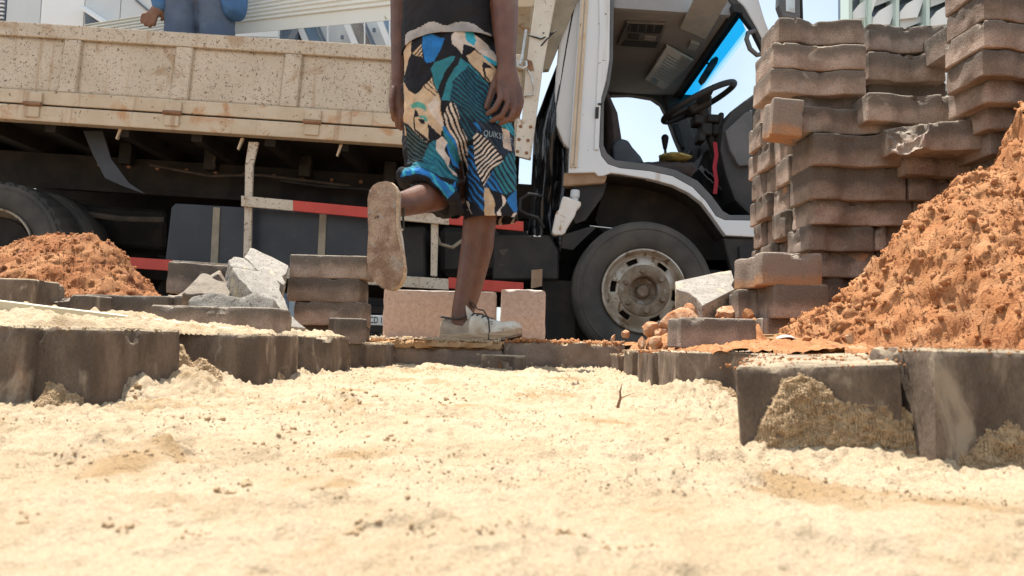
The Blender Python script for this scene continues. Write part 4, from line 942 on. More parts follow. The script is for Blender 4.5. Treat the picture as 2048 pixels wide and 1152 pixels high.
tp(a2, D0+.01, .05).build('pillar_trim', m_int, truck, bevel=.003)
# rear of the cab: grey skin turning the corner, black sheeting hanging in the gap
tp([(1150,-70),(1172,-70),(1150,200),(1142,300),(1128,288),(1112,250),(1110,180),(1120,60)], D0+.05, .10).build('cab_corner', m_bgrey, truck, bevel=.015, seg=2)
xb = X_(1150, 150, .2)
MB().box(xb-.02, xb+.02, .25, 1.78, Z_(1140, 345, .2), 2.12).build('cab_back', m_bgrey, truck)
MB().box(xb+.025, xb+.05, .12, 1.74, Z_(1140, 345, .2), 2.05).build('cab_back_trim', m_intb, truck)
pts_l = [(1150,-40),(1118,120),(1088,195),(1070,240),(1066,330),(1062,400),(1056,470),(1050,500)]
pts_r = [(1166,-40),(1136,130),(1132,240),(1132,330),(1128,380),(1118,440),(1120,480),(1120,505)]
def bsheet(u, v):
    t = v*(len(pts_l)-1); i = min(int(t), len(pts_l)-2); f = t-i
    l = (pts_l[i][0]*(1-f)+pts_l[i+1][0]*f, pts_l[i][1]*(1-f)+pts_l[i+1][1]*f); r = (pts_r[i][0]*(1-f)+pts_r[i+1][0]*f, pts_r[i][1]*(1-f)+pts_r[i+1][1]*f)
    p = TL(l[0]*(1-u)+r[0]*u, l[1]*(1-u)+r[1]*u, .22)
    return p + Vector((0, .05*math.sin(u*9+v*2.2) + .03*float(fbm(u*6, v*5, None, 5, 3)) + .02*math.sin(u*23-v*6) - .05*u, 0))
o = MB().grid(bsheet, 40, 70).build('plastic_sheet', m_gloss, truck, smooth=True, ang=80); o.modifiers.new('s', 'SOLIDIFY').thickness = .004
tp([(1072,365),(1122,352),(1122,520),(1052,520),(1056,470)], .42, .25).build('rear_frame', m_under, truck)
tp([(1128,345),(1216,346),(1210,366),(1126,372)], D0+.03, .12).build('pillar_foot', m_brown, truck, bevel=.006)
tp([(1124,372),(1208,368),(1209,385),(1196,398),(1128,470),(1116,470)], D0+.18, .02).build('inner_guard', m_black, truck)
mg = MB(); A_ = [(1146,352),(1214,366),(1206,392),(1172,440),(1152,448),(1140,430)]
tp(A_, .16, .012, mg); mg.build('mud_guard', m_black, truck, bevel=.002)
tp([(1124,470),(1184,452),(1192,456),(1168,478),(1146,500),(1120,496)], .13, .012).build('mud_guard', m_black, truck, bevel=.002)
gs = MB(); gs.tube([TL(1180,452,.14), TL(1225,457,.12)], .004, 6); gs.build('guard_stay', m_chrome, truck)
bo = MB(); tp([(1126,392),(1137,394),(1143,397),(1158,402),(1163,404),(1162,412),(1154,420),(1150,432),(1141,446),(1134,458),(1131,466),(1124,470),(1108,470),(1104,464),(1108,444),(1112,424),(1118,420),(1122,404)], .10, .09, bo)
bottle = bo.build('coolant_bottle', m_bottle, truck, bevel=.012, seg=3, smooth=True, ang=60)
c = TL(1150, 388, .145); MB().lathe([(0,.022),(.024,.022),(.028,.016),(.028,-.02),(.022,-.024),(.022,-.045)], c, 20, ax='z').build('bottle_cap', m_cap, bottle, smooth=True)
# wheel arch and underside of the cab
tp([(1216,352),(1300,360),(1345,372),(1378,388),(1404,408),(1424,434),(1440,458),(1452,474),(1560,476),(1560,520),(1440,520),(1240,520),(1190,440)], .36, .03).build('arch_liner', m_under, truck)
ar = MB(); arc = [(1214,352),(1300,360),(1345,372),(1378,388),(1404,408),(1424,434),(1440,458),(1452,474)]
for i in range(len(arc)-1):
    p, q = TL(*arc[i], D0+.03), TL(*arc[i+1], D0+.03); o_ = Vector((0, .30, 0)); up_ = Vector((0, 0, .006)); ar.prism([p, q, q+o_, p+o_], [p+up_, q+up_, q+o_+up_, p+o_+up_])
ar.build('arch_roof', m_under, truck)
tp([(1447,476),(1600,478),(1600,560),(1468,560),(1452,500)], D0+.02, .05).build('step_panel', m_black, truck, bevel=.006)
tp([(1478,492),(1600,492),(1600,520),(1480,520)], D0+.0, .03).build('step_tread', m_intb, truck, bevel=.004)
tp([(1190,520),(1470,520),(1470,700),(1190,700)], .8, .1).build('engine_block', m_under, truck)
# ---- inside the cab
ZC = TZ(1260, 195, 2.0).z
yf = 1.62                                            # inner face of the far side
f0, f1 = TL(1208, 195, yf).x - .3, TL(1330, 195, yf).x
zc = TL(1262, 187, yf).z                             # headliner height where it meets the far side
xw = TZ(1350, 190, zc).x; 
hl = MB(); hl.box(xb+.05, xw+.02, D0+.07, 1.72, zc, zc+.03); hl.build('headliner', m_liner, truck)
MB().box(xb+.05, xw+.03, D0+.025, D0+.065, zc-.015, zc+.16).build('header_rail', m_liner, truck)
MB().box(xb-.02, xw+.05, D0+.07, 1.78, zc+.10, zc+.20).build('roof', m_white, truck, bevel=.03, seg=3)
# far side with its window opening
op = [(1222,268),(1214,240),(1212,206),(1222,190),(1262,189),(1304,196),(1322,208),(1334,232),(1350,276),(1362,304),(1366,318),(1320,330),(1240,330)]
O3 = [TL(x, y, yf) for x, y in op]
oc = sum(O3, Vector())/len(O3)
xl, xr_, zl, zu = xb+.03, TL(1420, 300, yf).x, .55, zc + .02
def outer(p):
    d = p - oc; t = 1e9
    for lim, comp in ((xl-oc.x, d.x), (xr_-oc.x, d.x), (zl-oc.z, d.z), (zu-oc.z, d.z)):
        if abs(comp) > 1e-6 and lim/comp > 0: t = min(t, lim/comp)
    return oc + d*t
fs = MB(); n_ = len(O3)
for i in range(n_):
    p, q = O3[i], O3[(i+1) % n_]; P_, Q_ = outer(p), outer(q); o_ = Vector((0, .07, 0)); fs.prism([p, q, Q_, P_], [p+o_, q+o_, Q_+o_, P_+o_])
fs.build('far_door', m_int, truck)
tp([(1326,184),(1352,180),(1368,214),(1386,262),(1400,306),(1412,340),(1366,330),(1364,306),(1346,262)], yf-.02, .06).build('far_pillar', m_int, truck, bevel=.01)
tp([(1344,250),(1358,246),(1366,268),(1372,298),(1362,296),(1352,276)], yf-.06, .05).build('grab_rail', m_intb, truck, bevel=.01)
# windscreen with its tinted band; frame along the top
wt0, wt1 = TZ(1483, 24, zc-.005), TZ(1350, 191, zc-.005)
sl = Vector((.36, 0, -.78))
def ws(p, t): return p + sl*t
q0, q1 = Vector((xw+.02, wt0.y-.03, zc-.005)), Vector((xw+.02, 1.66, zc-.005))
def pane(t0, t1, nm, m__): 
    o = MB().add([ws(q0, t0), ws(q1, t0), ws(q1, t1), ws(q0, t1)], [(0, 1, 2, 3)]).build(nm, m__, truck); return o
pane(.0, .15, 'tint_band', m_tint); pane(.15, .17, 'tint_band', m_tint2); pane(.17, .195, 'tint_band', m_tint3); pane(.195, 1.05, 'windscreen', m_glass)
MB().prism([q0 + Vector((-.03,0,.03)), q0 + Vector((.02,0,.03)), q0 + Vector((.035,0,-.02)), q0 + Vector((-.02,0,-.012))], [q1 + Vector((-.03,0,.03)), q1 + Vector((.02,0,.03)), q1 + Vector((.035,0,-.02)), q1 + Vector((-.02,0,-.012))]).build('windscreen_header', m_intb, truck)
# dashboard and nose
dz = []
dp = [(1446,250),(1462,222),(1488,202),(1520,178),(1600,150),(1640,300),(1640,470),(1560,470),(1500,430),(1470,400),(1452,350),(1440,300)]
tp(dp, .34, 1.24).build('dashboard', m_int, truck, bevel=.02, seg=2)
tp([(1450,262),(1490,225),(1506,218),(1506,330),(1478,332),(1460,300)], .30, .05).build('dash_trim', m_grey, truck, bevel=.012, seg=2)
tp([(1410,300),(1440,290),(1450,340),(1440,400),(1400,380),(1396,340)], .62, .5).build('dash_centre', m_intb, truck, bevel=.02)
for k in range(5): tp([(1398+k*9,338+k*7),(1403+k*9,330+k*7),(1421+k*9,352+k*7),(1417+k*9,360+k*7)], .5, .03).build('pedal_bracket', m_grey, truck)
tp([(1380,300),(1400,282),(1420,300),(1404,322),(1392,330)], .95, .2).build('dash_end', m_grey, truck, bevel=.01)
xn = q0.x + .36*1.0
MB().box(xn, xn+.12, .15, 1.72, .5, zc-.80).build('cab_nose', m_white, truck, bevel=.03)
MB().box(xb+.1, xn, .20, 1.60, .50, .56).build('cab_floor', m_intb, truck)
tp([(1300,430),(1500,440),(1500,474),(1320,470)], .4, 1.1).build('floor_tunnel', m_intb, truck)
# steering wheel on its column
ca = TL(1397, 205, .46); e1 = Vector((math.cos(R(29)), 0, math.sin(R(29)))); e2 = Vector((0, 1, 0)); nn_ = e1.cross(e2)
if nn_.z < 0: nn_ = -nn_
rad_ = .238
ring = [ca + e1*rad_*math.cos(2*math.pi*k/40) + e2*rad_*math.sin(2*math.pi*k/40) for k in range(40)]
sw = MB().tube(ring, .019, 12, closed=True).build('steering_wheel', m_intb, truck, smooth=True)
hb = MB(); hb.prism([ca + nn_*.0 + e1*a + e2*b for a, b in ((-.10,-.07),(.06,-.09),(.06,.09),(-.10,.07))], [ca - nn_*.06 + e1*a + e2*b for a, b in ((-.08,-.05),(.05,-.06),(.05,.06),(-.08,.05))])
hb.build('wheel_hub', m_intb, sw, bevel=.01)
for s_ in (-1, 1):
    hs = MB(); hs.prism([ca + e1*(-.03) + e2*s_*.05 + nn_*.01, ca + e1*.04 + e2*s_*.05 + nn_*.01, ca + e1*.03 + e2*s_*(rad_-.005), ca - e1*.05 + e2*s_*(rad_-.01)], [ca + e1*(-.03) + e2*s_*.05 - nn_*.03, ca + e1*.04 + e2*s_*.05 - nn_*.03, ca + e1*.03 + e2*s_*(rad_-.005) - nn_*.014, ca - e1*.05 + e2*s_*(rad_-.01) - nn_*.014]); hs.build('wheel_spoke', m_intb, sw)
MB().prism([ca + e1*a + e2*b - nn_*.004 for a, b in ((-.21,-.05),(-.1,-.07),(-.1,.07),(-.21,.05))], [ca + e1*a + e2*b - nn_*.02 for a, b in ((-.21,-.05),(-.1,-.07),(-.1,.07),(-.21,.05))]).build('wheel_spoke', m_intb, sw)
cb = TL(1442, 330, .5)
cl_ = MB(); cl_.tube([ca - nn_*.03, ca.lerp(cb, .35), cb], [.045, .035, .03], 12); cl_.build('steering_column', m_intb, truck, smooth=True)
sq = MB(); c2 = ca.lerp(cb, .36)
for (dx, dz_, w_, h_) in ((-.05,.02,.04,.03),(.04,.03,.05,.025),(.0,-.04,.045,.04),(.06,-.04,.03,.035),(-.03,-.09,.03,.03),(.08,.02,.02,.05)): sq.box(c2.x+dx-w_, c2.x+dx+w_*.6, c2.y-.06, c2.y+.06, c2.z+dz_-h_, c2.z+dz_+h_)
sq.build('switch_housing', m_intb, truck, bevel=.008)
sk = MB(); sk.tube([c2, TL(1345,206,.55)], .006, 6); sk.build('indicator_stalk', m_intb, truck)
rb = MB(); rbp = [(1430,284),(1433,310),(1429,335),(1433,362),(1430,388)]
for i in range(len(rbp)-1):
    a, b = TL(*rbp[i], .34), TL(*rbp[i+1], .34); w_ = Vector((.012, 0, 0)); th_ = Vector((0, .006, 0)); rb.prism([a-w_, a+w_, b+w_, b-w_], [a-w_+th_, a+w_+th_, b+w_+th_, b-w_+th_])
rb.build('red_ribbon', m_ribbon, truck)
# seats
MB().loft([(TL(1215,330,.55), .07, .22), (TL(1218,290,.55), .075, .23), (TL(1214,240,.55), .06, .22), (TL(1204,205,.55), .045, .18)], 20, (1,0,0)).build('seat_back', m_seatb, truck, smooth=True)
tp([(1226,326),(1224,292),(1231,280),(1244,276),(1257,280),(1266,294),(1282,312),(1290,326),(1262,330)], .28, .10).build('seat_bolster', m_seat, truck, bevel=.02, seg=3, smooth=True, ang=60)
def cush(u, v):
    p = TL(1268 + 128*u, 318, .30); q = p + Vector((0, .55*v, 0))
    return (q.x, q.y, q.z + .012*math.sin(u*3.1) + .008*float(fbm(u*6, v*4, None, 3, 3)) - .05*(abs(v-.5)*2)**6 - .06*max(0, u-.93)*10*.3)
mb = MB().grid(cush, 24, 16); o = mb.build('seat_cushion', m_seatb, truck, smooth=True); o.modifiers.new('s', 'SOLIDIFY').thickness = .10
fo = link('seat_foam', blob('seat_foam', 0, 1, 33, (.095, .12, .024), 3, .25, 2.0), m_foam, truck); fo.location = TL(1348, 316, .42)
gl = MB(); g0, g1 = TL(1331, 312, .85), TL(1330, 292, .85); gl.tube([g0, g1], .009, 8); gst = gl.build('gear_lever', m_intb, truck, smooth=True)
MB().loft([(TL(1330,296,.85), .014, .014), (TL(1330,284,.85), .022, .022), (TL(1330,276,.85), .026, .026)], 14).build('gear_knob', m_intb, gst, smooth=True)
# headliner fittings: vent, visors, lamp, mirror
def onroof(pts_, z, th): a = [TZ(x, y, z) for x, y in pts_]; return MB().prism(a, [p + Vector((0, 0, th)) for p in a])
vent = onroof([(1233,92),(1252,46),(1331,50),(1318,98)], zc-.022, .022).build('roof_vent', m_grey, truck, bevel=.008, seg=2)
onroof([(1256,63),(1260,49),(1326,52),(1320,68)], zc-.027, .006).build('vent_grille', m_intb, vent)
onroof([(1243,92),(1250,82),(1316,86),(1311,96)], zc-.027, .006).build('vent_grille', m_intb, vent)
onroof([(1255,78),(1258,69),(1279,70),(1277,80)], zc-.028, .006).build('vent_knob', m_black, vent)
onroof([(1288,80),(1290,72),(1313,74),(1310,82)], zc-.026, .006).build('vent_slot', m_liner, vent)
for k in range(4): onroof([(1258+k*16,63),(1260+k*16,51),(1262+k*16,51),(1260+k*16,63)], zc-.030, .005).build('vent_slat', m_grey, vent)
v1 = onroof([(1290,160),(1333,92),(1388,122),(1330,181)], zc-.03, .018).build('sun_visor', m_vis, truck, bevel=.006)
v2 = onroof([(1360,58),(1392,-12),(1460,-4),(1412,80)], zc-.03, .018).build('sun_visor', m_vis, truck, bevel=.006)
for k in range(9): onroof([(1308+k*3.2, 150-k*5),(1309.2+k*3.2, 148.6-k*5),(1338+k*3.2, 166-k*5),(1337+k*3.2, 167.4-k*5)], zc-.0312, .001).build('caution_print', m_label, v1)
onroof([(1300,164),(1306,154),(1318,162),(1312,170)], zc-.0315, .001).build('caution_mark', m_vis if False else m_label, v1)
onroof([(1376,98),(1382,84),(1400,90),(1392,102)], zc-.02, .02).build('roof_lamp', m_vis, truck, bevel=.004)
mirr = tp([(1398,160),(1402,152),(1424,116),(1432,111),(1438,116),(1435,126),(1412,162),(1404,169)], .86, .035).build('rear_mirror', m_intb, truck, bevel=.006)
MB().tube([TL(1416,128,.86), TL(1408,116,.86)], .008, 8).build('mirror_stem', m_intb, mirr)
gh = MB(); gh.tube([TL(1541,92,.10), TL(1534,106,.085), TL(1514,110,.08), TL(1500,98,.08), TL(1493,78,.08), TL(1496,66,.085), TL(1510,62,.10)], .014, 10); gh.build('grab_handle', m_grey, truck, smooth=True)
mi = MB(); tp([(1560,-70),(1600,-70),(1602,34),(1594,40),(1566,34),(1557,10)], -.06, .06, mi); mo = mi.build('side_mirror', m_grey, truck, bevel=.012, seg=2)
tp([(1570,-60),(1590,-60),(1590,26),(1572,22)], -.064, .004).build('mirror_glass', m_chrome, mo)
arm = MB(); arm.tube([TL(1560,-30,-.02), TL(1530,-10,.05), TL(1500,-20,.10)], .012, 8); arm.tube([TL(1600,-60,-.03), TL(1603,40,-.03), TL(1580,110,.06)], .010, 8); arm.build('mirror_arm', m_intb, mo, smooth=True)
tp([(1084,560),(1150,562),(1150,690),(1084,690)], .16, .012).build('front_shade_panel', m_under, truck)  # added dark sheet standing in for the truck's shadow beside the wheel
MB().box(bx0+.1, .35, 1.72, 1.80, .50, zb-.05).build('far_shade_panel', m_under, truck)  # unseen dark panel added to black out bright gaps below the bed
# ================================================================ THE MAN WALKING AWAY
YB = 2.45
man = thing('person', 'man in blue patterned board shorts stepping away with one shoe lifted', 'person', tuple(P(905, 690, YB)))
ML = Matrix.Translation(-Vector(man.location))
def loc(me): me.transform(ML); return me
def shoe(nm, heel, toe, up, flip, parent, loose=False):
    x = (toe - heel); Ls = x.length; x.normalize(); z = (up - x*up.dot(x)).normalized(); y = z.cross(x)
    fr = Matrix((x, y, z)).transposed().to_4x4(); fr.translation = heel
    tt = [0, .02, .06, .14, .28, .45, .60, .72, .82, .91, .97, 1.0]; ww = [.013, .027, .038, .043, .042, .0405, .047, .052, .051, .041, .025, .007]
    def w(t): return float(np.interp(t, tt, ww))
    def cy(t): return flip*(.010*math.sin(t*3.0) - .006)
    def spring(t): return .016*max(0, (t-.72)/.28)**2
    ts = sorted(set(tt + [.1, .2, .36, .53, .66, .77, .865, .94]))
    loop = [(t*Ls, cy(t)+w(t), spring(t)) for t in ts] + [(t*Ls, cy(t)-w(t), spring(t)) for t in ts[::-1]]
    s = MB(); s.prism([Vector(p) for p in loop], [Vector((p[0], p[1], p[2]+.004)) for p in loop])
    me = s.mesh('sole', 0); me.transform(fr); sole = link('sole', loc(me), m_sole, parent)
    e = MB(); lp2 = [(p[0]*1.0-.001, cy(p[0]/Ls) + (p[1]-cy(p[0]/Ls))*1.03, p[2]+.0042) for p in loop]
    e.prism([Vector(p) for p in lp2], [Vector((p[0], p[1], p[2]+.024)) for p in lp2]); me = e.mesh('midsole', .005, 2, True); me.transform(fr); link('midsole', loc(me), m_welt, parent)
    hs = ([0, .03, .12, .25, .36, .44, .52, .62, .74, .86, .95, 1.0], [.054, .062, .056, .048, .050, .068, .066, .053, .042, .036, .027, .011])
    def ring(t, k, n=18):
        a = math.pi*k/(n-1); h = float(np.interp(t, *hs)); c = math.cos(a); s_ = math.sin(a)
        ww_ = (w(t)-.002)*(abs(c)**.75)*(1 if c > 0 else -1)*(1 - .22*s_*s_)
        return Vector((t*Ls + (.006*s_ if t < .1 else 0), cy(t) + ww_, spring(t) + .022 + h*s_**.62 + .002*float(fbm(t*9, k*.5, None, 3, 2))))
    def shell(t0, t1, nm_, m_):
        q = [t0 + (t1-t0)*i/16 for i in range(17)]; b = MB(); n = 18
        b.add([ring(t, k, n) for t in q for k in range(n)], [(i*n+k, i*n+k+1, (i+1)*n+k+1, (i+1)*n+k) for i in range(16) for k in range(n-1)])
        b.f.append(tuple(range(n))); b.f.append(tuple(range(16*n, 17*n)))
        me = b.mesh(nm_, 0, 1, True, 60); me.transform(fr); return link(nm_, loc(me), m_, parent)
    shell(.0, .43, 'heel_panel', m_heel); shell(.432, 1.0, 'upper', m_canvas)
    b = MB(); b.loft([((.40*Ls, cy(.4), .075), .008, .024), ((.38*Ls, cy(.4), .105), .006, .022), ((.365*Ls, cy(.4), .122), .004, .016)], 12); me = b.mesh('tongue', 0, 1, True); me.transform(fr); link('tongue', loc(me), m_canvas, parent)
    b = MB(); 
    b.tube([Vector((Ls*q, cy(q) + s_*(w(q)-.010)*r_, h_)) for q, s_, r_, h_ in ((.40,1,1,.082),(.30,1,1.05,.075),(.16,1,1.05,.079),(.03,1,.6,.086),(.01,0,0,.088),(.03,-1,.6,.086),(.16,-1,1.05,.079),(.30,-1,1.05,.075),(.40,-1,1,.082))], .0035, 8)
    for q in (.46, .52, .58, .64):
        hq = float(np.interp(q, *hs)); b.tube([Vector((Ls*(q+.01*s_), cy(q) + s_*.021, spring(q) + .023 + hq*(.93 if abs(s_) == 1 else 1.02))) for s_ in (-1, -.5, 0, .5, 1)], .0028, 6)
    if loose:
        b.tube([Vector((Ls*.50, cy(.5)-flip*0, .105)), Vector((Ls*.60, .03*flip, .10)), Vector((Ls*.68, .045*flip, .07)), Vector((Ls*.70, .052*flip, .035)), Vector((Ls*.69, .055*flip, .004)), Vector((Ls*.71, .056*flip, -.012))], .0026, 6)
        b.tube([Vector((Ls*.44, 0, .11)), Vector((Ls*.40, .012*flip, .13)), Vector((Ls*.46, .02*flip, .125)), Vector((Ls*.50, .012*flip, .105))], .0026, 6)
    me = b.mesh('laces', 0, 1, True); me.transform(fr); link('laces', loc(me), m_lace, parent)
st_h, st_t = P(880, 686, 2.47), P(1043, 681, 2.36)
sh1 = bpy.data.objects.new('shoe', None); COL.objects.link(sh1); sh1.parent = man
shoe('shoe', st_h, st_t, Vector((0, 0, 1)), -1, sh1, True)
sh2 = bpy.data.objects.new('shoe', None); COL.objects.link(sh2); sh2.parent = man
lf_h, lf_t = P(760, 364, 2.05), P(774, 579, 2.02)
shoe('shoe', lf_h, lf_t, Vector((.24, .96, .04)), 1, sh2)
# skin: legs, arms with hands, neck and head grown together
sk = MB()
def ch(*q): return [(P(a, b, Y), r1, r2) for a, b, Y, r1, r2 in q]
sk.loft(ch((955,150,2.45,.075,.085), (980,300,2.45,.062,.07), (968,400,2.45,.054,.060), (959,440,2.455,.0555,.060), (955,490,2.465,.0550,.061), (945,540,2.465,.049,.055), (934,590,2.46,.0425,.046), (926,622,2.455,.038,.044), (924,648,2.45,.038,.046), (935,664,2.44,.034,.05)), 20)
sk.loft(ch((880,160,2.45,.075,.085), (880,280,2.47,.062,.07), (900,372,2.50,.056,.056)), 18)
sk.loft(ch((912,640,2.43,.011,.011), (913,646,2.43,.012,.012)), 10); sk.loft(ch((936,640,2.44,.011,.012), (937,646,2.44,.011,.012)), 10)
sk.loft(ch((915,378,2.53,.052,.055), (893,384,2.44,.055,.052), (868,390,2.36,.053,.051), (842,398,2.28,.046,.046), (815,406,2.20,.039,.039), (796,410,2.14,.036,.036), (778,402,2.09,.032,.034)), 18, (0, 0, 1))
sk.loft(ch((905,80,2.45,.13,.09), (905,-20,2.44,.125,.085), (903,-140,2.42,.14,.09), (900,-215,2.42,.16,.09), (900,-250,2.43,.08,.07)), 20)
zs = P(900, -250, 2.43)
sk.loft([(zs + Vector((0, .0, -.02)), .055, .055), (zs + Vector((.004, .02, .06)), .052, .055), (zs + Vector((.006, .035, .10)), .06, .07)], 16)
hc = zs + Vector((.008, .05, .185))
sk.loft([(hc + Vector((0, .025, -.10)), .045, .05), (hc + Vector((0, .02, -.06)), .062, .082), (hc, .074, .098), (hc + Vector((0, -.005, .05)), .070, .094), (hc + Vector((0, -.01, .085)), .05, .07)], 18)
sk.loft([(hc + Vector((0, .09, .015)), .010, .012), (hc + Vector((0, .108, -.02)), .016, .016)], 10)
for s_ in (-1, 1): sk.loft([(hc + Vector((s_*.076, -.005, -.03)), .006, .014), (hc + Vector((s_*.080, -.01, .0)), .007, .018), (hc + Vector((s_*.078, -.012, .02)), .006, .012)], 10, (1, 0, 0))
# right arm and hand
sk.loft(ch((985,-215,2.42,.06,.06), (1003,-120,2.39,.052,.052), (1009,-40,2.37,.046,.046), (1008,10,2.36,.0475,.045), (1010,60,2.35,.041,.039), (1012,105,2.34,.033,.030), (1013,132,2.335,.031,.025)), 18)
sk.loft(ch((1013,128,2.335,.030,.023), (1014,150,2.33,.036,.021), (1017,178,2.325,.041,.019), (1019,190,2.32,.040,.016)), 18)
for q in (((1000,172,2.312),(1001,196,2.298),(990,217,2.292),(977,226,2.298)), ((1013,176,2.312),(1016,206,2.300),(1004,231,2.296),(986,240,2.304)), ((1026,178,2.318),(1031,210,2.306),(1020,237,2.304),(1003,246,2.314)), ((1037,176,2.328),(1042,203,2.320),(1036,227,2.320),(1022,240,2.330))):
    pth = [P(*c) for c in q]; sk.tube([pth[0], pth[0].lerp(pth[1], .5), pth[1], pth[1].lerp(pth[2], .5) + Vector((.001, -.002, 0)), pth[2], pth[3]], [.0120, .0112, .0112, .0104, .0102, .0086], 10)
    sk.loft([(pth[3], .0085, .0085), (pth[3] + (pth[3]-pth[2])*.15, .0075, .0075)], 10)
sk.tube([P(1000,148,2.345), P(988,170,2.345), P(981,192,2.340), P(975,208,2.334), P(972,218,2.33)], [.015, .0135, .012, .0105, .008], 10)
# left arm and hand, swung forward
sk.loft(ch((830,-215,2.46,.06,.06), (812,-120,2.54,.05,.05), (804,-30,2.61,.044,.044), (804,20,2.62,.042,.042), (801,90,2.62,.035,.034), (799,150,2.61,.029,.025), (798,168,2.61,.028,.022)), 18)
sk.loft(ch((798,164,2.61,.028,.021), (797,190,2.61,.033,.021), (797,212,2.605,.034,.017)), 16)
for k, (a, tip) in enumerate(((787, 238), (794, 252), (801, 256), (807, 248))):
    sk.tube([P(a+2,206,2.605), P(a,222,2.60), P(a,236,2.60), P(a+1,tip,2.61), P(a+2,tip+5,2.615)], [.0112, .0105, .010, .009, .0065], 10)
sk.tube([P(790,176,2.60), P(784,200,2.59), P(785,222,2.59), P(788,234,2.595)], [.014, .012, .011, .008], 10)
me = remesh(sk, 'body', .0030, 4, .5); link('body', loc(me), m_skin, man)
hr = MB(); hr.loft([(hc + Vector((0, -.03, -.05)), .066, .075), (hc + Vector((0, -.025, .02)), .079, .088), (hc + Vector((0, -.018, .07)), .07, .085), (hc + Vector((0, -.012, .098)), .045, .055)], 18)
link('hair', loc(remesh(hr, 'hair', .007, 3)), m_hair, man)
# ---- shorts
def cut(me, co, no):
    bm = bmesh.new(); bm.from_mesh(me)
    bmesh.ops.bisect_plane(bm, geom=bm.verts[:] + bm.edges[:] + bm.faces[:], plane_co=co, plane_no=no, clear_outer=True)
    bm.to_mesh(me); bm.free()
sh = MB()
sh.loft(ch((906,20,2.455,.142,.105), (905,70,2.455,.155,.115), (904,120,2.455,.166,.128), (904,180,2.455,.171,.130), (908,235,2.45,.165,.12), (914,270,2.45,.13,.10)), 28)
sh.loft(ch((868,150,2.45,.10,.11), (864,240,2.45,.098,.112), (864,300,2.45,.094,.115), (868,345,2.44,.090,.115), (876,378,2.43,.075,.10), (890,408,2.45,.050,.07)), 22)
sh.loft(ch((962,150,2.45,.10,.11), (975,240,2.45,.096,.112), (981,320,2.45,.088,.108), (983,390,2.45,.089,.104), (983,450,2.45,.092,.104), (983,520,2.45,.092,.104)), 22)
sh.tube([P(808,368,2.36), P(812,352,2.31), P(836,344,2.29), P(862,352,2.28), P(888,372,2.285), P(906,396,2.30), P(913,420,2.34), P(908,434,2.40)], [.016, .020, .021, .022, .022, .021, .019, .014], 10)
sh.tube([P(826,330,2.37), P(850,334,2.33), P(880,352,2.32), P(905,380,2.34)], [.022, .03, .03, .022], 10)
me = remesh(sh, 'shorts', .0028, 7, .5)
V = coords(me).astype(float); Nn = normals(me).astype(float)
fold = .0095*fbm(V[:, 0]*15 + V[:, 2]*5, V[:, 1]*13, V[:, 2]*5.5, 601, 3) + .0038*fbm(V[:, 0]*30 - V[:, 2]*20, V[:, 1]*26, V[:, 2]*16, 605, 3)
zk = P(870, 350, 2.4).z; kn = np.exp(-((V[:, 2]-zk)/.05)**2)*(V[:, 0] < P(922, 350, 2.42).x)
fold += kn*(.007*fbm(V[:, 0]*34 + V[:, 2]*30, V[:, 1]*26, V[:, 2]*36, 611, 3))
setco(me, V + Nn*fold[:, None])
hz = P(982, 438, 2.42); cut(me, hz, (.05, 0, -1))
V = coords(me).astype(float)
# flat print of the cloth, drawn on the plane of the cloth's back panel
def cloth_uv(V, Yp=2.37):
    Q = np.stack([V[:, 0], np.full(len(V), Yp), V[:, 2]], 1) - np.array(CAM)
    d = Q @ np.array(F_); return 1024 + FPX*(Q @ np.array(R_))/d, 576 - FPX*(Q @ np.array(U_))/d
U, Vv = cloth_uv(V)
U, Vv = U + 3.0*fbm(U*.035, Vv*.035, None, 620, 2), Vv + 3.0*fbm(U*.035+9, Vv*.035, None, 625, 2)
def inside(poly, x, y):
    c = np.zeros(len(x), bool); n = len(poly)
    for i in range(n):
        x0, y0 = poly[i]; x1, y1 = poly[(i+1) % n]
        if y0 == y1: continue
        k = ((y0 > y) != (y1 > y)) & (x < (x1-x0)*(y-y0)/(y1-y0) + x0); c ^= k
    return c
K, N_c, TN, WH, BL, TE, TD, CY, GN = (.014,.014,.018), (.016,.026,.045), (.50,.36,.235), (.56,.47,.40), (.022,.155,.42), (.03,.17,.215), (.018,.10,.145), (.045,.34,.46), (.09,.30,.25)
z3 = lambda q: [(a/4.43+780, b/4.43) for a, b in q]
z4 = lambda q: [(a/4.8+780, b/4.8+220) for a, b in q]
PR = []          # (polygon, colour, stripe colour, stripe direction angle, period px, duty)
def pr(poly, c, s=None, ang=0, per=8, duty=.45): PR.append((poly, c, s, ang, per, duty))
pr(z3([(100,420),(200,300),(260,230),(195,340),(190,480),(140,560),(118,640)]), TN)
pr(z3([(250,240),(360,220),(330,330),(300,420),(200,470),(190,380)]), K)
pr(z3([(310,310),(495,395),(410,590),(330,600),(300,450)]), BL)
pr(z3([(350,215),(500,245),(440,330),(370,262)]), BL)
pr(z3([(510,225),(650,255),(900,425),(960,500),(960,570),(900,575),(800,490),(740,450),(652,436),(652,530),(560,440),(555,350),(600,290)]), WH)
pr(z3([(652,430),(745,455),(675,525),(652,530)]), K)
pr(z3([(605,275),(680,255),(745,310),(768,380),(740,440),(690,402),(672,335),(605,295)]), CY)
pr(z3([(805,500),(955,550),(945,595),(880,572),(820,548)]), CY)
pr(z3([(675,520),(740,465),(800,500),(860,560),(950,620),(960,840),(900,790),(760,630),(700,570)]), TN)
pr(z3([(822,565),(915,632),(825,640)]), K); pr(z3([(812,600),(830,600),(850,700),(930,800),(930,820),(835,710)]), K)
pr(z3([(365,650),(420,590),(520,555),(590,548),(520,650),(430,850),(390,720)]), TE)
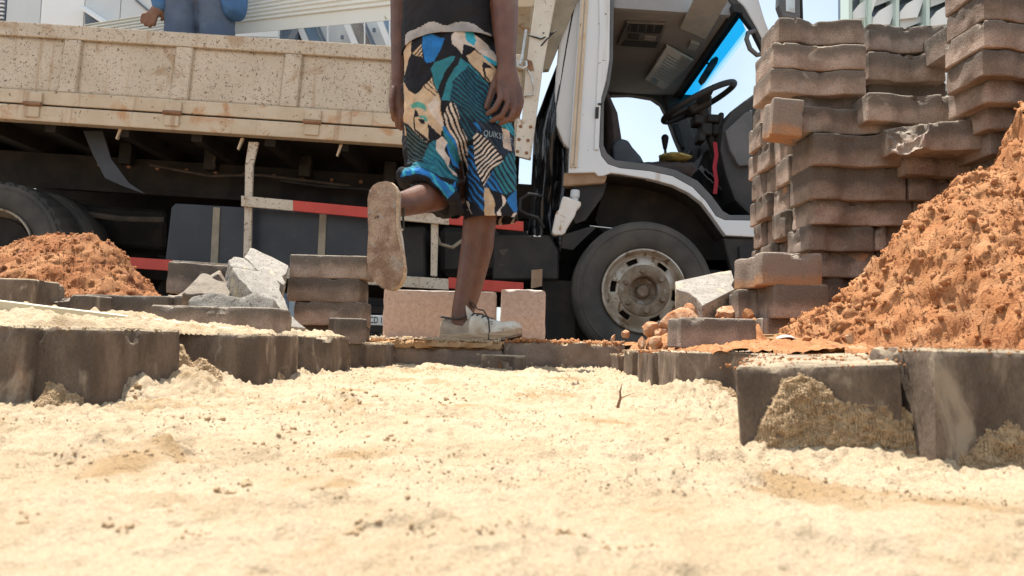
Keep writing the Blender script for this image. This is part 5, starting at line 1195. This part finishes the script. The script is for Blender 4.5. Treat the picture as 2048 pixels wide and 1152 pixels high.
pr(z3([(640,560),(720,600),(930,860),(870,1090),(700,1060),(600,980),(530,920),(445,915),(520,760),(570,640)]), TE)
pr(z3([(700,610),(930,860),(900,1150),(700,1100),(600,1000),(530,910),(560,760),(640,680)]), TD, N_c, 40, 7.2, .5)
pr(z3([(200,500),(320,560),(372,700),(270,820),(230,836),(160,790),(122,680),(140,580)]), K)
pr(z3([(200,480),(298,415),(302,545),(230,512)]), TN, K, -35, 7, .4)
pr(z3([(112,700),(160,800),(240,850),(380,720),(430,870),(470,1000),(500,1180),(110,1180)]), TN)
pr(z3([(300,790),(380,730),(420,850),(400,900)]), TN, K, 50, 7, .3)
pr(z4([(120,80),(150,0),(480,0),(532,170),(490,262),(385,345),(230,190),(140,120)]), TN)
pr(z3([(400,880),(440,930),(490,1130),(480,1150),(400,1060),(350,960)]), WH)
pr(z3([(185,940),(260,925),(335,965),(350,1010),(300,985),(200,972)]), GN)
pr(z3([(270,1045),(330,1045),(360,1100),(340,1115),(310,1070),(275,1065)]), GN)
pr(z4([(232,12),(300,80),(222,78)]), K); pr(z4([(285,100),(345,120),(365,170),(320,155)]), K); pr(z4([(220,80),(236,80),(260,190),(385,300),(385,340),(245,200)]), K)
pr(z4([(125,90),(230,190),(388,350),(380,420),(335,500),(345,560),(200,540),(160,350)]), K, (.05,.085,.08), 38, 7, .4)
pr(z4([(385,170),(492,265),(388,350)]), K)
pr(z4([(390,345),(445,305),(520,420),(560,520),(660,620),(620,660),(350,560),(330,500)]), TE, TD, 48, 8, .4)
pr(z4([(520,185),(570,150),(690,480),(690,560),(600,520),(560,420),(525,330)]), TE, BL, 60, 18, .4)
pr(z4([(445,310),(500,268),(542,330),(520,400),(572,470),(560,560),(645,610),(640,660),(560,570),(490,470),(445,400)]), WH)
pr(z4([(565,0),(600,-60),(640,-10),(745,250),(742,620),(690,480),(520,110)]), WH, K, 72, 8.0, .5)
pr(z4([(640,-60),(760,130),(860,240),(760,300),(700,180)]), N_c, TD, 52, 8, .3)
pr(z4([(745,320),(800,335),(822,500),(855,700),(905,760),(905,1010),(740,850)]), N_c, BL, 50, 11, .38)
pr(z4([(720,860),(760,870),(770,960),(800,1010),(740,960)]), WH, K, 60, 9, .4)
pr(z4([(800,265),(860,225),(960,330),(1085,500),(880,725),(822,520)]), WH, K, -38, 8.2, .5)
pr(z4([(760,120),(1150,190),(1215,390),(1090,480),(960,330),(840,235)]), N_c, (.05,.06,.075), 50, 9, .16)
pr(z4([(800,140),(860,150),(900,260),(850,230)]), BL, N_c, 50, 9, .4)
pr(z4([(960,100),(1170,90),(1195,215),(1040,150)]), CY, TE, 50, 9, .4)
pr(z4([(1060,170),(1130,182),(1168,378),(1085,362)]), WH)
pr(z4([(1150,395),(1215,395),(1235,740),(1110,810),(890,725),(1085,500)]), TE, N_c, 52, 10, .42)
pr(z4([(890,720),(1000,600),(1090,800),(950,765)]), BL, N_c, 52, 10, .42)
pr(z4([(893,740),(952,765),(1000,900),(1028,1060),(918,1045)]), TN)
pr(z4([(1060,805),(1092,830),(1112,870),(1066,960),(1092,1060),(1045,1060),(1040,1000),(1070,930)]), WH)
pr(z4([(1115,870),(1222,735),(1240,940),(1200,975)]), BL)
pr(z4([(1195,980),(1225,960),(1180,1060),(1150,1060)]), WH)
pr(z4([(130,700),(200,565),(270,535),(500,575),(660,640),(650,700),(520,690),(380,640),(280,630)]), TE, TD, 30, 14, .4)
pr(z4([(125,700),(170,640),(290,615),(480,690),(600,780),(650,700),(640,830),(560,905),(500,810),(420,720),(280,670)]), BL, CY, 55, 22, .3)
C = np.tile(np.array(K), (len(V), 1))
for poly, c, s, ang, per, duty in PR:
    k = inside(poly, U, Vv)
    if s is None: C[k] = c
    else:
        a = R(ang); t = (-U*math.sin(a) + Vv*math.cos(a))/per + .18*np.sin(U*.11)
        w_ = ((t % 1) < duty)[:, None]; col_ = np.where(w_, np.array(s), np.array(c)); C[k] = col_[k]
ca_ = me.color_attributes.new('print', 'FLOAT_COLOR', 'POINT')
ca_.data.foreach_set('color', np.concatenate([C, np.ones((len(C), 1))], 1).astype(np.float32).ravel())
bvh = BVHTree.FromPolygons([tuple(v) for v in V], [tuple(p.vertices) for p in me.polygons])
me.polygons.foreach_set('use_smooth', [True]*len(me.polygons))
so = link('shorts', loc(me), m_shorts, man)
md = so.modifiers.new('s', 'SOLIDIFY'); md.thickness = .003; md.offset = -1
tm = text_mesh('QUIKSILVER', .028, 0)
tv = coords(tm).astype(float); q0 = P(1000, 268, 2.33); rotm = Matrix.Rotation(R(5), 4, 'Y')
out = []
for x, y, z in tv:
    p = q0 + rotm @ Vector((x*.72, 0, y)); h = bvh.ray_cast(Vector((p.x, 2.0, p.z)), Vector((0, 1, 0)))
    out.append((p.x, (h[0].y if h[0] is not None else p.y) - .0018, p.z))
setco(tm, out); tm.name = 'lettering'; link('lettering', loc(tm), m_label, so)
# ---- shirt
sm = MB()
sm.loft(ch((904,150,2.45,.170,.130), (904,60,2.45,.170,.130), (905,0,2.44,.164,.122), (904,-80,2.43,.172,.125), (902,-160,2.42,.195,.128), (900,-215,2.42,.19,.115), (900,-245,2.43,.10,.08)), 28)
for s_, xs_ in ((1, (960, 990, 1006)), (-1, (845, 822, 812))): sm.loft(ch((xs_[0],-215,2.43,.08,.08), (xs_[1],-170,2.42 if s_ > 0 else 2.5,.078,.078), (xs_[2],-95,2.39 if s_ > 0 else 2.56,.072,.072)), 18)
me = remesh(sm, 'shirt', .0036, 8)
V = coords(me).astype(float); Nn = normals(me).astype(float)
setco(me, V + Nn*(.007*fbm(V[:, 0]*11 - V[:, 2]*9, V[:, 1]*10, V[:, 2]*9, 640, 3))[:, None])
cut(me, Vector((P(905, 0, 2.45).x, 2.45, 1.055)), (.10, -.12, -1))
me.polygons.foreach_set('use_smooth', [True]*len(me.polygons))
so = link('shirt', me, m_shirt, None); me.materials.append(m_hem)
pc = np.empty(len(me.polygons)*3, np.float32); me.polygons.foreach_get('center', pc); pc = pc.reshape(-1, 3).astype(float)
lim = 1.055 + .10*(pc[:, 0]-P(905, 0, 2.45).x) - .12*(pc[:, 1]-2.45) + .020 + .022*fbm(pc[:, 0]*11, pc[:, 1]*11, None, 650, 2) + .05*np.clip(.10-np.abs(pc[:, 0]-P(940, 0, 2.4).x), 0, .1)*4*.5
me.polygons.foreach_set('material_index', ((pc[:, 2] < lim) & (pc[:, 0] > P(812, 60, 2.4).x) & (pc[:, 0] < P(984, 60, 2.4).x)).astype(np.int32))
loc(me); so.parent = man; md = so.modifiers.new('s', 'SOLIDIFY'); md.thickness = .003; md.offset = -1

# ================================================================ THE MAN STANDING ON THE TRUCK
Y2 = 4.40
zf = (MT @ Vector((TL(400, 60, .3).x, .3, zh-.01))).z
m2 = thing('person', 'man in faded blue jeans and blue jacket standing on the truck bed', 'person', (P(402, 40, Y2).x, Y2, zf))
ML2 = Matrix.Translation(-Vector(m2.location))
def floorp(px, dy=0): p = P(px, 60, Y2); return Vector((p.x, Y2+dy, zf))
jm = MB()
for a, b in ((364, 366), (434, 432)):
    jm.loft([(floorp(a) + Vector((0, .0, .06)), .075, .08), (P(a, 180, Y2), .088, .095), (P(a, 60, Y2), .104, .11), (P(b, 10, Y2), .108, .118), (P(b+ (6 if b < 400 else -6), -40, Y2), .112, .122)], 20)
jm.loft(ch((402,-20,Y2,.165,.12), (402,-60,Y2,.185,.125), (402,-130,Y2,.17,.115)), 22)
me = remesh(jm, 'jeans', .008, 3); V = coords(me).astype(float); Nn = normals(me).astype(float)
setco(me, V + Nn*(.006*fbm(V[:, 0]*10, V[:, 1]*10, V[:, 2]*14, 660, 3))[:, None]); me.transform(ML2); jo = link('jeans', me, m_jeans, m2)
for (a, b) in ((355, 385), (425, 462)):
    c = P((a+b)/2, -4, Y2-.121); w_ = (b-a)/2*Y2/FPX
    MB().prism([c+Vector((-w_,0,.045)), c+Vector((w_,0,.045)), c+Vector((w_*.9,-.006,-.05)), c+Vector((0,-.01,-.07)), c+Vector((-w_*.9,-.006,-.05))], [c+Vector((-w_,.02,.045)), c+Vector((w_,.02,.045)), c+Vector((w_*.9,.02,-.05)), c+Vector((0,.02,-.07)), c+Vector((-w_*.9,.02,-.05))]).mesh('x')
jk = MB()
jk.loft(ch((400,-45,Y2,.205,.14), (402,-70,Y2,.21,.145), (402,-160,Y2,.20,.14), (402,-300,Y2,.22,.14), (402,-370,Y2,.17,.11)), 24)
jk.loft(ch((462,-70,Y2-.02,.085,.11), (468,-5,Y2-.03,.078,.10), (470,22,Y2-.03,.066,.09)), 18)
jk.loft(ch((318,-350,Y2,.08,.08), (300,-200,Y2-.03,.068,.068), (306,-80,Y2-.06,.06,.06), (318,-10,Y2-.06,.052,.052), (322,10,Y2-.06,.046,.046)), 18)
jk.loft(ch((490,-350,Y2,.08,.08), (512,-200,Y2,.068,.068), (508,-110,Y2+.1,.06,.06), (500,-70,Y2+.25,.05,.05)), 18)
me = remesh(jk, 'jacket', .008, 3); V = coords(me).astype(float); Nn = normals(me).astype(float)
setco(me, V + Nn*(.010*fbm(V[:, 0]*9+V[:, 2]*5, V[:, 1]*9, V[:, 2]*12, 670, 3))[:, None])
cut(me, P(402, 8, Y2-.14), (.42, 0, -1)) if False else None
me.transform(ML2); link('jacket', me, m_jacket, m2)
s2 = MB()
s2.loft(ch((322,5,Y2-.06,.032,.028), (312,22,Y2-.07,.038,.022), (302,32,Y2-.08,.040,.02)), 16)
for a, b, c_, d_ in ((287,30,284,47), (294,36,291,53), (302,38,299,56), (311,36,308,53)): s2.tube([P((a+304)/2,(b+26)/2,Y2-.075), P(a,b,Y2-.085), P(c_,d_-6,Y2-.085), P(c_+1,d_,Y2-.08)], [.014, .0135, .0125, .009], 10)
s2.tube([P(322,22,Y2-.07), P(328,34,Y2-.05), P(322,42,Y2-.04)], [.015, .013, .009], 10)
s2.loft(ch((500,-66,Y2+.27,.032,.025), (498,-60,Y2+.36,.04,.02)), 14)
for k in range(4): s2.tube([P(490+k*5,-62,Y2+.36), P(489+k*5,-56,Y2+.42), P(489+k*5,-46,Y2+.44)], [.0115, .011, .008], 8)
hz = P(402, -380, Y2)
s2.loft([(hz + Vector((0, 0, -.04)), .06, .06), (hz + Vector((0, .015, .06)), .058, .06)], 14)
hc = hz + Vector((0, .03, .17)); s2.loft([(hc + Vector((0, .02, -.10)), .045, .05), (hc + Vector((0, .015, -.05)), .064, .085), (hc, .075, .098), (hc + Vector((0, -.005, .05)), .07, .095), (hc + Vector((0, -.01, .085)), .05, .07)], 16)
s2.loft([(hc + Vector((0, .09, .01)), .01, .012), (hc + Vector((0, .105, -.02)), .015, .015)], 8)
s2.loft(ch((402,-380,Y2,.13,.08), (402,-250,Y2,.15,.09), (402,-100,Y2,.13,.09), (402,-20,Y2,.13,.08)), 16)
s2.loft(ch((330,-350,Y2,.05,.05), (300,-200,Y2-.03,.045,.045), (306,-80,Y2-.06,.04,.04), (322,5,Y2-.06,.032,.03)), 12)
s2.loft(ch((330,-350,Y2,.06,.06), (402,-340,Y2,.06,.06), (490,-350,Y2,.06,.06)), 12, (0, 0, 1))
s2.loft(ch((490,-350,Y2,.05,.05), (512,-200,Y2,.045,.045), (508,-110,Y2+.1,.04,.04), (500,-68,Y2+.26,.032,.03)), 12)
for a, b in ((364, 370), (434, 434)): s2.loft([(floorp(a) + Vector((0, 0, .05)), .045, .05), (P(a, 180, Y2), .055, .06), (P(b, -20, Y2), .07, .07)], 14)
for a in (364, 434): s2.loft([(floorp(a, .0) + Vector((0, 0, .10)), .04, .045), (floorp(a) + Vector((0, 0, .03)), .04, .05)], 12)
me = remesh(s2, 'body', .006, 2); me.transform(ML2); link('body', me, m_skin2, m2)
hr = MB(); hr.loft([(hc + Vector((0, -.03, -.04)), .068, .078), (hc + Vector((0, -.025, .03)), .08, .088), (hc + Vector((0, -.015, .095)), .05, .06)], 14)
me = remesh(hr, 'hair', .01, 2); me.transform(ML2); link('hair', me, m_hair, m2)
for a in (364, 434):
    b = MB(); f_ = floorp(a); b.loft([(f_ + Vector((0, -.06, .035)), .042, .033), (f_ + Vector((0, .08, .04)), .046, .036), (f_ + Vector((0, .19, .03)), .042, .026)], 14, (1, 0, 0)); me = b.mesh('boot', 0, 1, True); me.transform(ML2); link('boot', me, m_intb, m2)

# ================================================================ LOAD AND BACKGROUND
A, B_, C_, D_ = P(172, 51, 4.62), P(172, 99, 4.62), P(1082, 10, 4.80), P(1082, -104, 4.80)
def rib(u, v):
    t = A.lerp(B_, v); e = D_.lerp(C_, v); p = t.lerp(e, u)
    k = (v*9) % 1; r_ = .014*min(1, max(0, (abs(k-.5)-.28)*12)) if v < .72 else 0
    return p + Vector((0, -r_ + .01*math.sin(u*7+v*3), 0))
o = MB().grid(rib, 24, 150).build('roofing_sheet', m_sheet, smooth=True, ang=25); o.modifiers.new('s', 'SOLIDIFY').thickness = .004
tag(o, 'long white ribbed metal sheet leaning along the truck bed behind the man', 'metal sheet')
# white clad building on the left
YA = 19.0
def wp(px, py, Y=YA): return P(px, py, Y)
bl = thing('building', 'white panel clad building at the upper left behind the truck', 'building', (wp(150, 300).x, YA, 0))
def bpart(nm, mb, m_, par): 
    me = mb.mesh(nm, 0); me.transform(Matrix.Translation(-Vector(par.location))); return link(nm, me, m_, par)
x0, x1 = wp(-900, 0).x, wp(560, 0).x
bpart('wall', MB().box(x0, x1, YA+.15, YA+9, -.4, 14), m_bdark, bl)
seams = [-900, -500, -200, -60, 14, 83, 170, 242, 330, 440, 560]
for i in range(len(seams)-1):
    a, b = wp(seams[i], 0).x + .012, wp(seams[i+1], 0).x - .012
    m_ = (m_bgrey, m_bgrey, m_bwall, m_bdark, m_bgrey, m_bwall, m_bgrey, m_bgrey, m_bgrey, m_bgrey)[i]
    rows = [(-.4, wp(0, 62).z), (wp(0, 62).z+.02, wp(0, -120).z), (wp(0, -120).z+.02, 14)]
    for z0, z1 in rows: bpart('cladding_panel', MB().box(a, b, YA, YA+.145, z0, z1), m_ if z1 > 3 else m_bwall, bl)
for k in range(9): bpart('louvre', MB().box(wp(-58,0).x, wp(11,0).x, YA-.06, YA-.004, wp(0, 38-k*8).z, wp(0, 35-k*8).z), m_bwall, bl)
wq = [(170,17),(176,22),(214,47),(214,60),(170,60)]
wi = bpart('window', MB().prism([wp(a, b, YA-.01) for a, b in wq], [wp(a, b, YA-.04) for a, b in wq]), m_bdark, bl)
bpart('window_awning', MB().prism([wp(a, b, YA-.02) for a, b in ((170,12),(222,46),(218,50),(170,18))], [wp(a, b, YA-.02)+Vector((0,-.35,-.1)) for a, b in ((170,12),(222,46),(218,50),(170,18))]), m_bwall, bl)
bpart('conduit', MB().tube([wp(262,-60,YA-.03), wp(272,0,YA-.03), wp(300,24,YA-.03), wp(330,50,YA-.03)], .03, 6), m_bdark, bl)
# grey office front in the middle distance
YM = 21.0
bm_ = thing('building', 'grey building with barred window and white slanting frames over the truck bed', 'building', (wp(640, 300, YM).x, YM, 0))
ztop = wp(0, -40, YM).z
bpart('wall', MB().box(wp(470,0,YM).x, wp(1000,0,YM).x, YM, YM+8, -.4, wp(900, 20, YM).z), m_bgrey, bm_)
bpart('stone_panel', MB().box(wp(488,0,YM).x, wp(612,0,YM).x, YM-.05, YM-.003, 2, wp(0, 52, YM).z), m_bstone, bm_)
wi = bpart('window', MB().box(wp(536,0,YM).x, wp(592,0,YM).x, YM-.1, YM-.053, wp(0,110,YM).z, wp(0,58,YM).z), m_bgrey, bm_)
for k in range(6): me = MB().box(wp(536+k*11,0,YM).x-.02, wp(536+k*11,0,YM).x+.02, YM-.16, YM-.102, wp(0,110,YM).z, wp(0,58,YM).z); o = bpart('window_bar', me, m_ink, bm_); o.parent = wi; 
for k in range(5): me = MB().box(wp(536,0,YM).x, wp(592,0,YM).x, YM-.145, YM-.115, wp(0,62+k*9,YM).z-.02, wp(0,62+k*9,YM).z+.02); o = bpart('window_bar', me, m_ink, bm_); o.parent = wi
for o in wi.children: o.location = (0, 0, 0)
def slant(nm, q, d, m_): return bpart(nm, MB().prism([wp(a, b, YM-d) for a, b in q], [wp(a, b, YM-d)+Vector((0, .06, 0)) for a, b in q]), m_, bm_)
for dx, gl_ in ((0, 1), (96, 0), (164, 1)):
    slant('slanting_frame', [(588+dx,40),(600+dx,40),(626+dx,100),(612+dx,100)], .30, m_bwall)
    slant('pane', [(602+dx,40),(626+dx,40),(650+dx,100),(628+dx,100)], .18, mat('sky_pane%d' % dx, (.16,.24,.34), None, rough=.15, spec=.6) if gl_ else m_bstone)
    slant('slanting_frame', [(628+dx,40),(634+dx,40),(660+dx,100),(652+dx,100)], .32, m_bdark)
for a in (655, 729, 779): slant('mullion', [(a-1.2,30),(a+1.2,30),(a+1.2,110),(a-1.2,110)], .36, m_bwall)
for a, b in ((684, 73), (748, 59)): slant('wall_lamp', [(a-3,b-3),(a+3,b-3),(a+3,b+4),(a-3,b+4)], .25, m_bdark)
# tower with pale green fins on the right
YT = 26.0
bt_ = thing('building', 'glass office tower with pale green fins above the paver stack', 'building', (wp(1820, 300, YT).x, YT, 0))
bpart('wall', MB().box(wp(1703,0,YT).x, wp(2080,0,YT).x, YT, YT+1.1, -.4, 18), m_bdark, bt_)
def tw_(nm, q, d, th, m_): return bpart(nm, MB().prism([wp(a, b, YT-d) for a, b in q], [wp(a, b, YT-d)+Vector((0, th, 0)) for a, b in q]), m_, bt_)
for k, a in enumerate((1701, 1740, 1795, 1856, 1915, 1975, 2040)):
    tw_('fin', [(a-3.5,-160),(a+3.5,-160),(a+3.5,420),(a-3.5,420)], .7, .66, m_bgreen)
    for j in range(-2, 8):
        y = -8 + j*60 + (k % 2)*14
        tw_('sun_shade', [(a+5,y+32),(a+18,y+16),(a+52,y-4),(a+52,y+8),(a+40,y+42),(a+5,y+46)], .5, .08, m_bwall)
        tw_('spandrel', [(a+5,y-14),(a+53,y-20),(a+53,y-10),(a+5,y+8)], .35, .06, m_bgrey)
# pickup parked across the road, glimpsed under the truck
YC = 9.2
zc0 = P(760, 700, YC).z
car = thing('pickup', 'black and white pickup seen under the truck with number plate CD 104', 'pickup', (P(772, 600, YC).x, YC, 0))
cx0, cx1 = P(640,620,YC).x, P(905,620,YC).x
def cpart(nm, mb, m_, par=None, bev=0, o0=None):
    me = mb.mesh(nm, bev, 2, True); me.transform(Matrix.Translation(-Vector(car.location))); return link(nm, me, m_, car)
zb_ = lambda y: P(770, y, YC).z
cpart('body', MB().box(cx0+.04, cx1-.04, YC+.10, YC+4.6, .30, zb_(572)), m_cark, bev=.05)
cpart('cab', MB().box(cx0+.12, cx1-.12, YC+1.3, YC+3.0, zb_(572)-.01, zb_(572)+.55), m_cark, bev=.1)
cpart('hood', MB().box(cx0+.05, cx1-.05, YC+.0, YC+1.35, zb_(586), zb_(566)), m_carw, bev=.03)
cpart('grille', MB().box(P(722,620,YC).x, P(822,620,YC).x, YC+.02, YC+.099, zb_(628), zb_(588)), m_cark, bev=.015)
for k in range(5): cpart('grille_slat', MB().box(P(724,620,YC).x, P(820,620,YC).x, YC+.005, YC+.018, zb_(594+k*7)-.004, zb_(594+k*7)+.004), m_intb)
cpart('bumper', MB().box(cx0, cx1, YC-.06, YC+.0985, zb_(668), zb_(630)), m_cark, bev=.03)
for a, b, c_, d_ in ((727,737,583,594), (763,772,584,598)): cpart('lamp', MB().box(P(a,620,YC).x, P(b,620,YC).x, YC-.015, YC+.015, zb_(d_), zb_(c_)), m_orange, bev=.008)
cpart('emblem', MB().lathe([(.0,-.012),(.040,-.012),(.046,-.004),(.046,.0)], (P(764,620,YC).x, YC-.004, zb_(577.5)), 20), m_ink)
for s_ in (-1, 1):
    c = Vector((P(764,620,YC).x, YC-.018, zb_(577.5))); q = [(0,-.012),(.012*s_,.012),(.038*s_,.022),(.030*s_,.006),(.012*s_,-.002),(0,-.026)]
    cpart('emblem_wing', MB().prism([c+Vector((a,0,b)) for a, b in q], [c+Vector((a,.004,b)) for a, b in q]), m_carw)
pl = cpart('number_plate', MB().box(P(734,620,YC).x, P(798,620,YC).x, YC-.085, YC-.063, zb_(651), zb_(631.5)), m_plate, bev=.006)
tm = text_mesh('CD 104', .115, .0015); tm.transform(Matrix.Translation((P(761,641,YC).x, YC-.0875, zb_(641.4))) @ Matrix.Rotation(R(90), 4, 'X') @ Matrix.Scale(.66, 4, (1, 0, 0))); tm.transform(Matrix.Translation(-Vector(car.location))); tm.name = 'plate_number'
to = link('plate_number', tm, m_ink, car)
for x in (cx0+.12, cx1-.12):
    for y in (.7, 3.6):
        o = tyre_mb(r=.34, w=.2, rb=.2, n=32).mesh('wheel', 0, 1, True); o.transform(Matrix.Translation((x, YC+y, float(road_z(x))+.34)) @ Matrix.Rotation(R(90), 4, 'Z')); o.transform(Matrix.Translation(-Vector(car.location))); link('wheel', o, m_rubber, car)
YC2 = 10.5  # this second car is added so the gap under the truck stays dark
c2_ = thing('car', 'dark car shape added behind the truck to darken the gap beneath it', 'car', (P(1170, 600, YC2).x, YC2, 0))
a, b = P(1010,620,YC2).x, P(1330,620,YC2).x
def c2part(nm, mb, m_, bev=0): me = mb.mesh(nm, bev, 2, True); me.transform(Matrix.Translation(-Vector(c2_.location))); return link(nm, me, m_, c2_)
c2part('body', MB().box(a, b, YC2, YC2+1.7, .18, .78), m_cark, .08)
c2part('cabin', MB().prism([Vector((a+.5, YC2+.1, .78)), Vector((b-.4, YC2+.1, .78)), Vector((b-.7, YC2+.2, 1.2)), Vector((a+.75, YC2+.2, 1.2))], [Vector((a+.5, YC2+1.6, .78)), Vector((b-.4, YC2+1.6, .78)), Vector((b-.7, YC2+1.5, 1.2)), Vector((a+.75, YC2+1.5, 1.2))]), m_bdark, .04)
for x in (a+.4, b-.4): o = tyre_mb(r=.31, w=.19, rb=.19, n=32).mesh('wheel', 0, 1, True); o.transform(Matrix.Translation((x, YC2-.02, .24))); o.transform(Matrix.Translation(-Vector(c2_.location))); link('wheel', o, m_rubber, c2_)
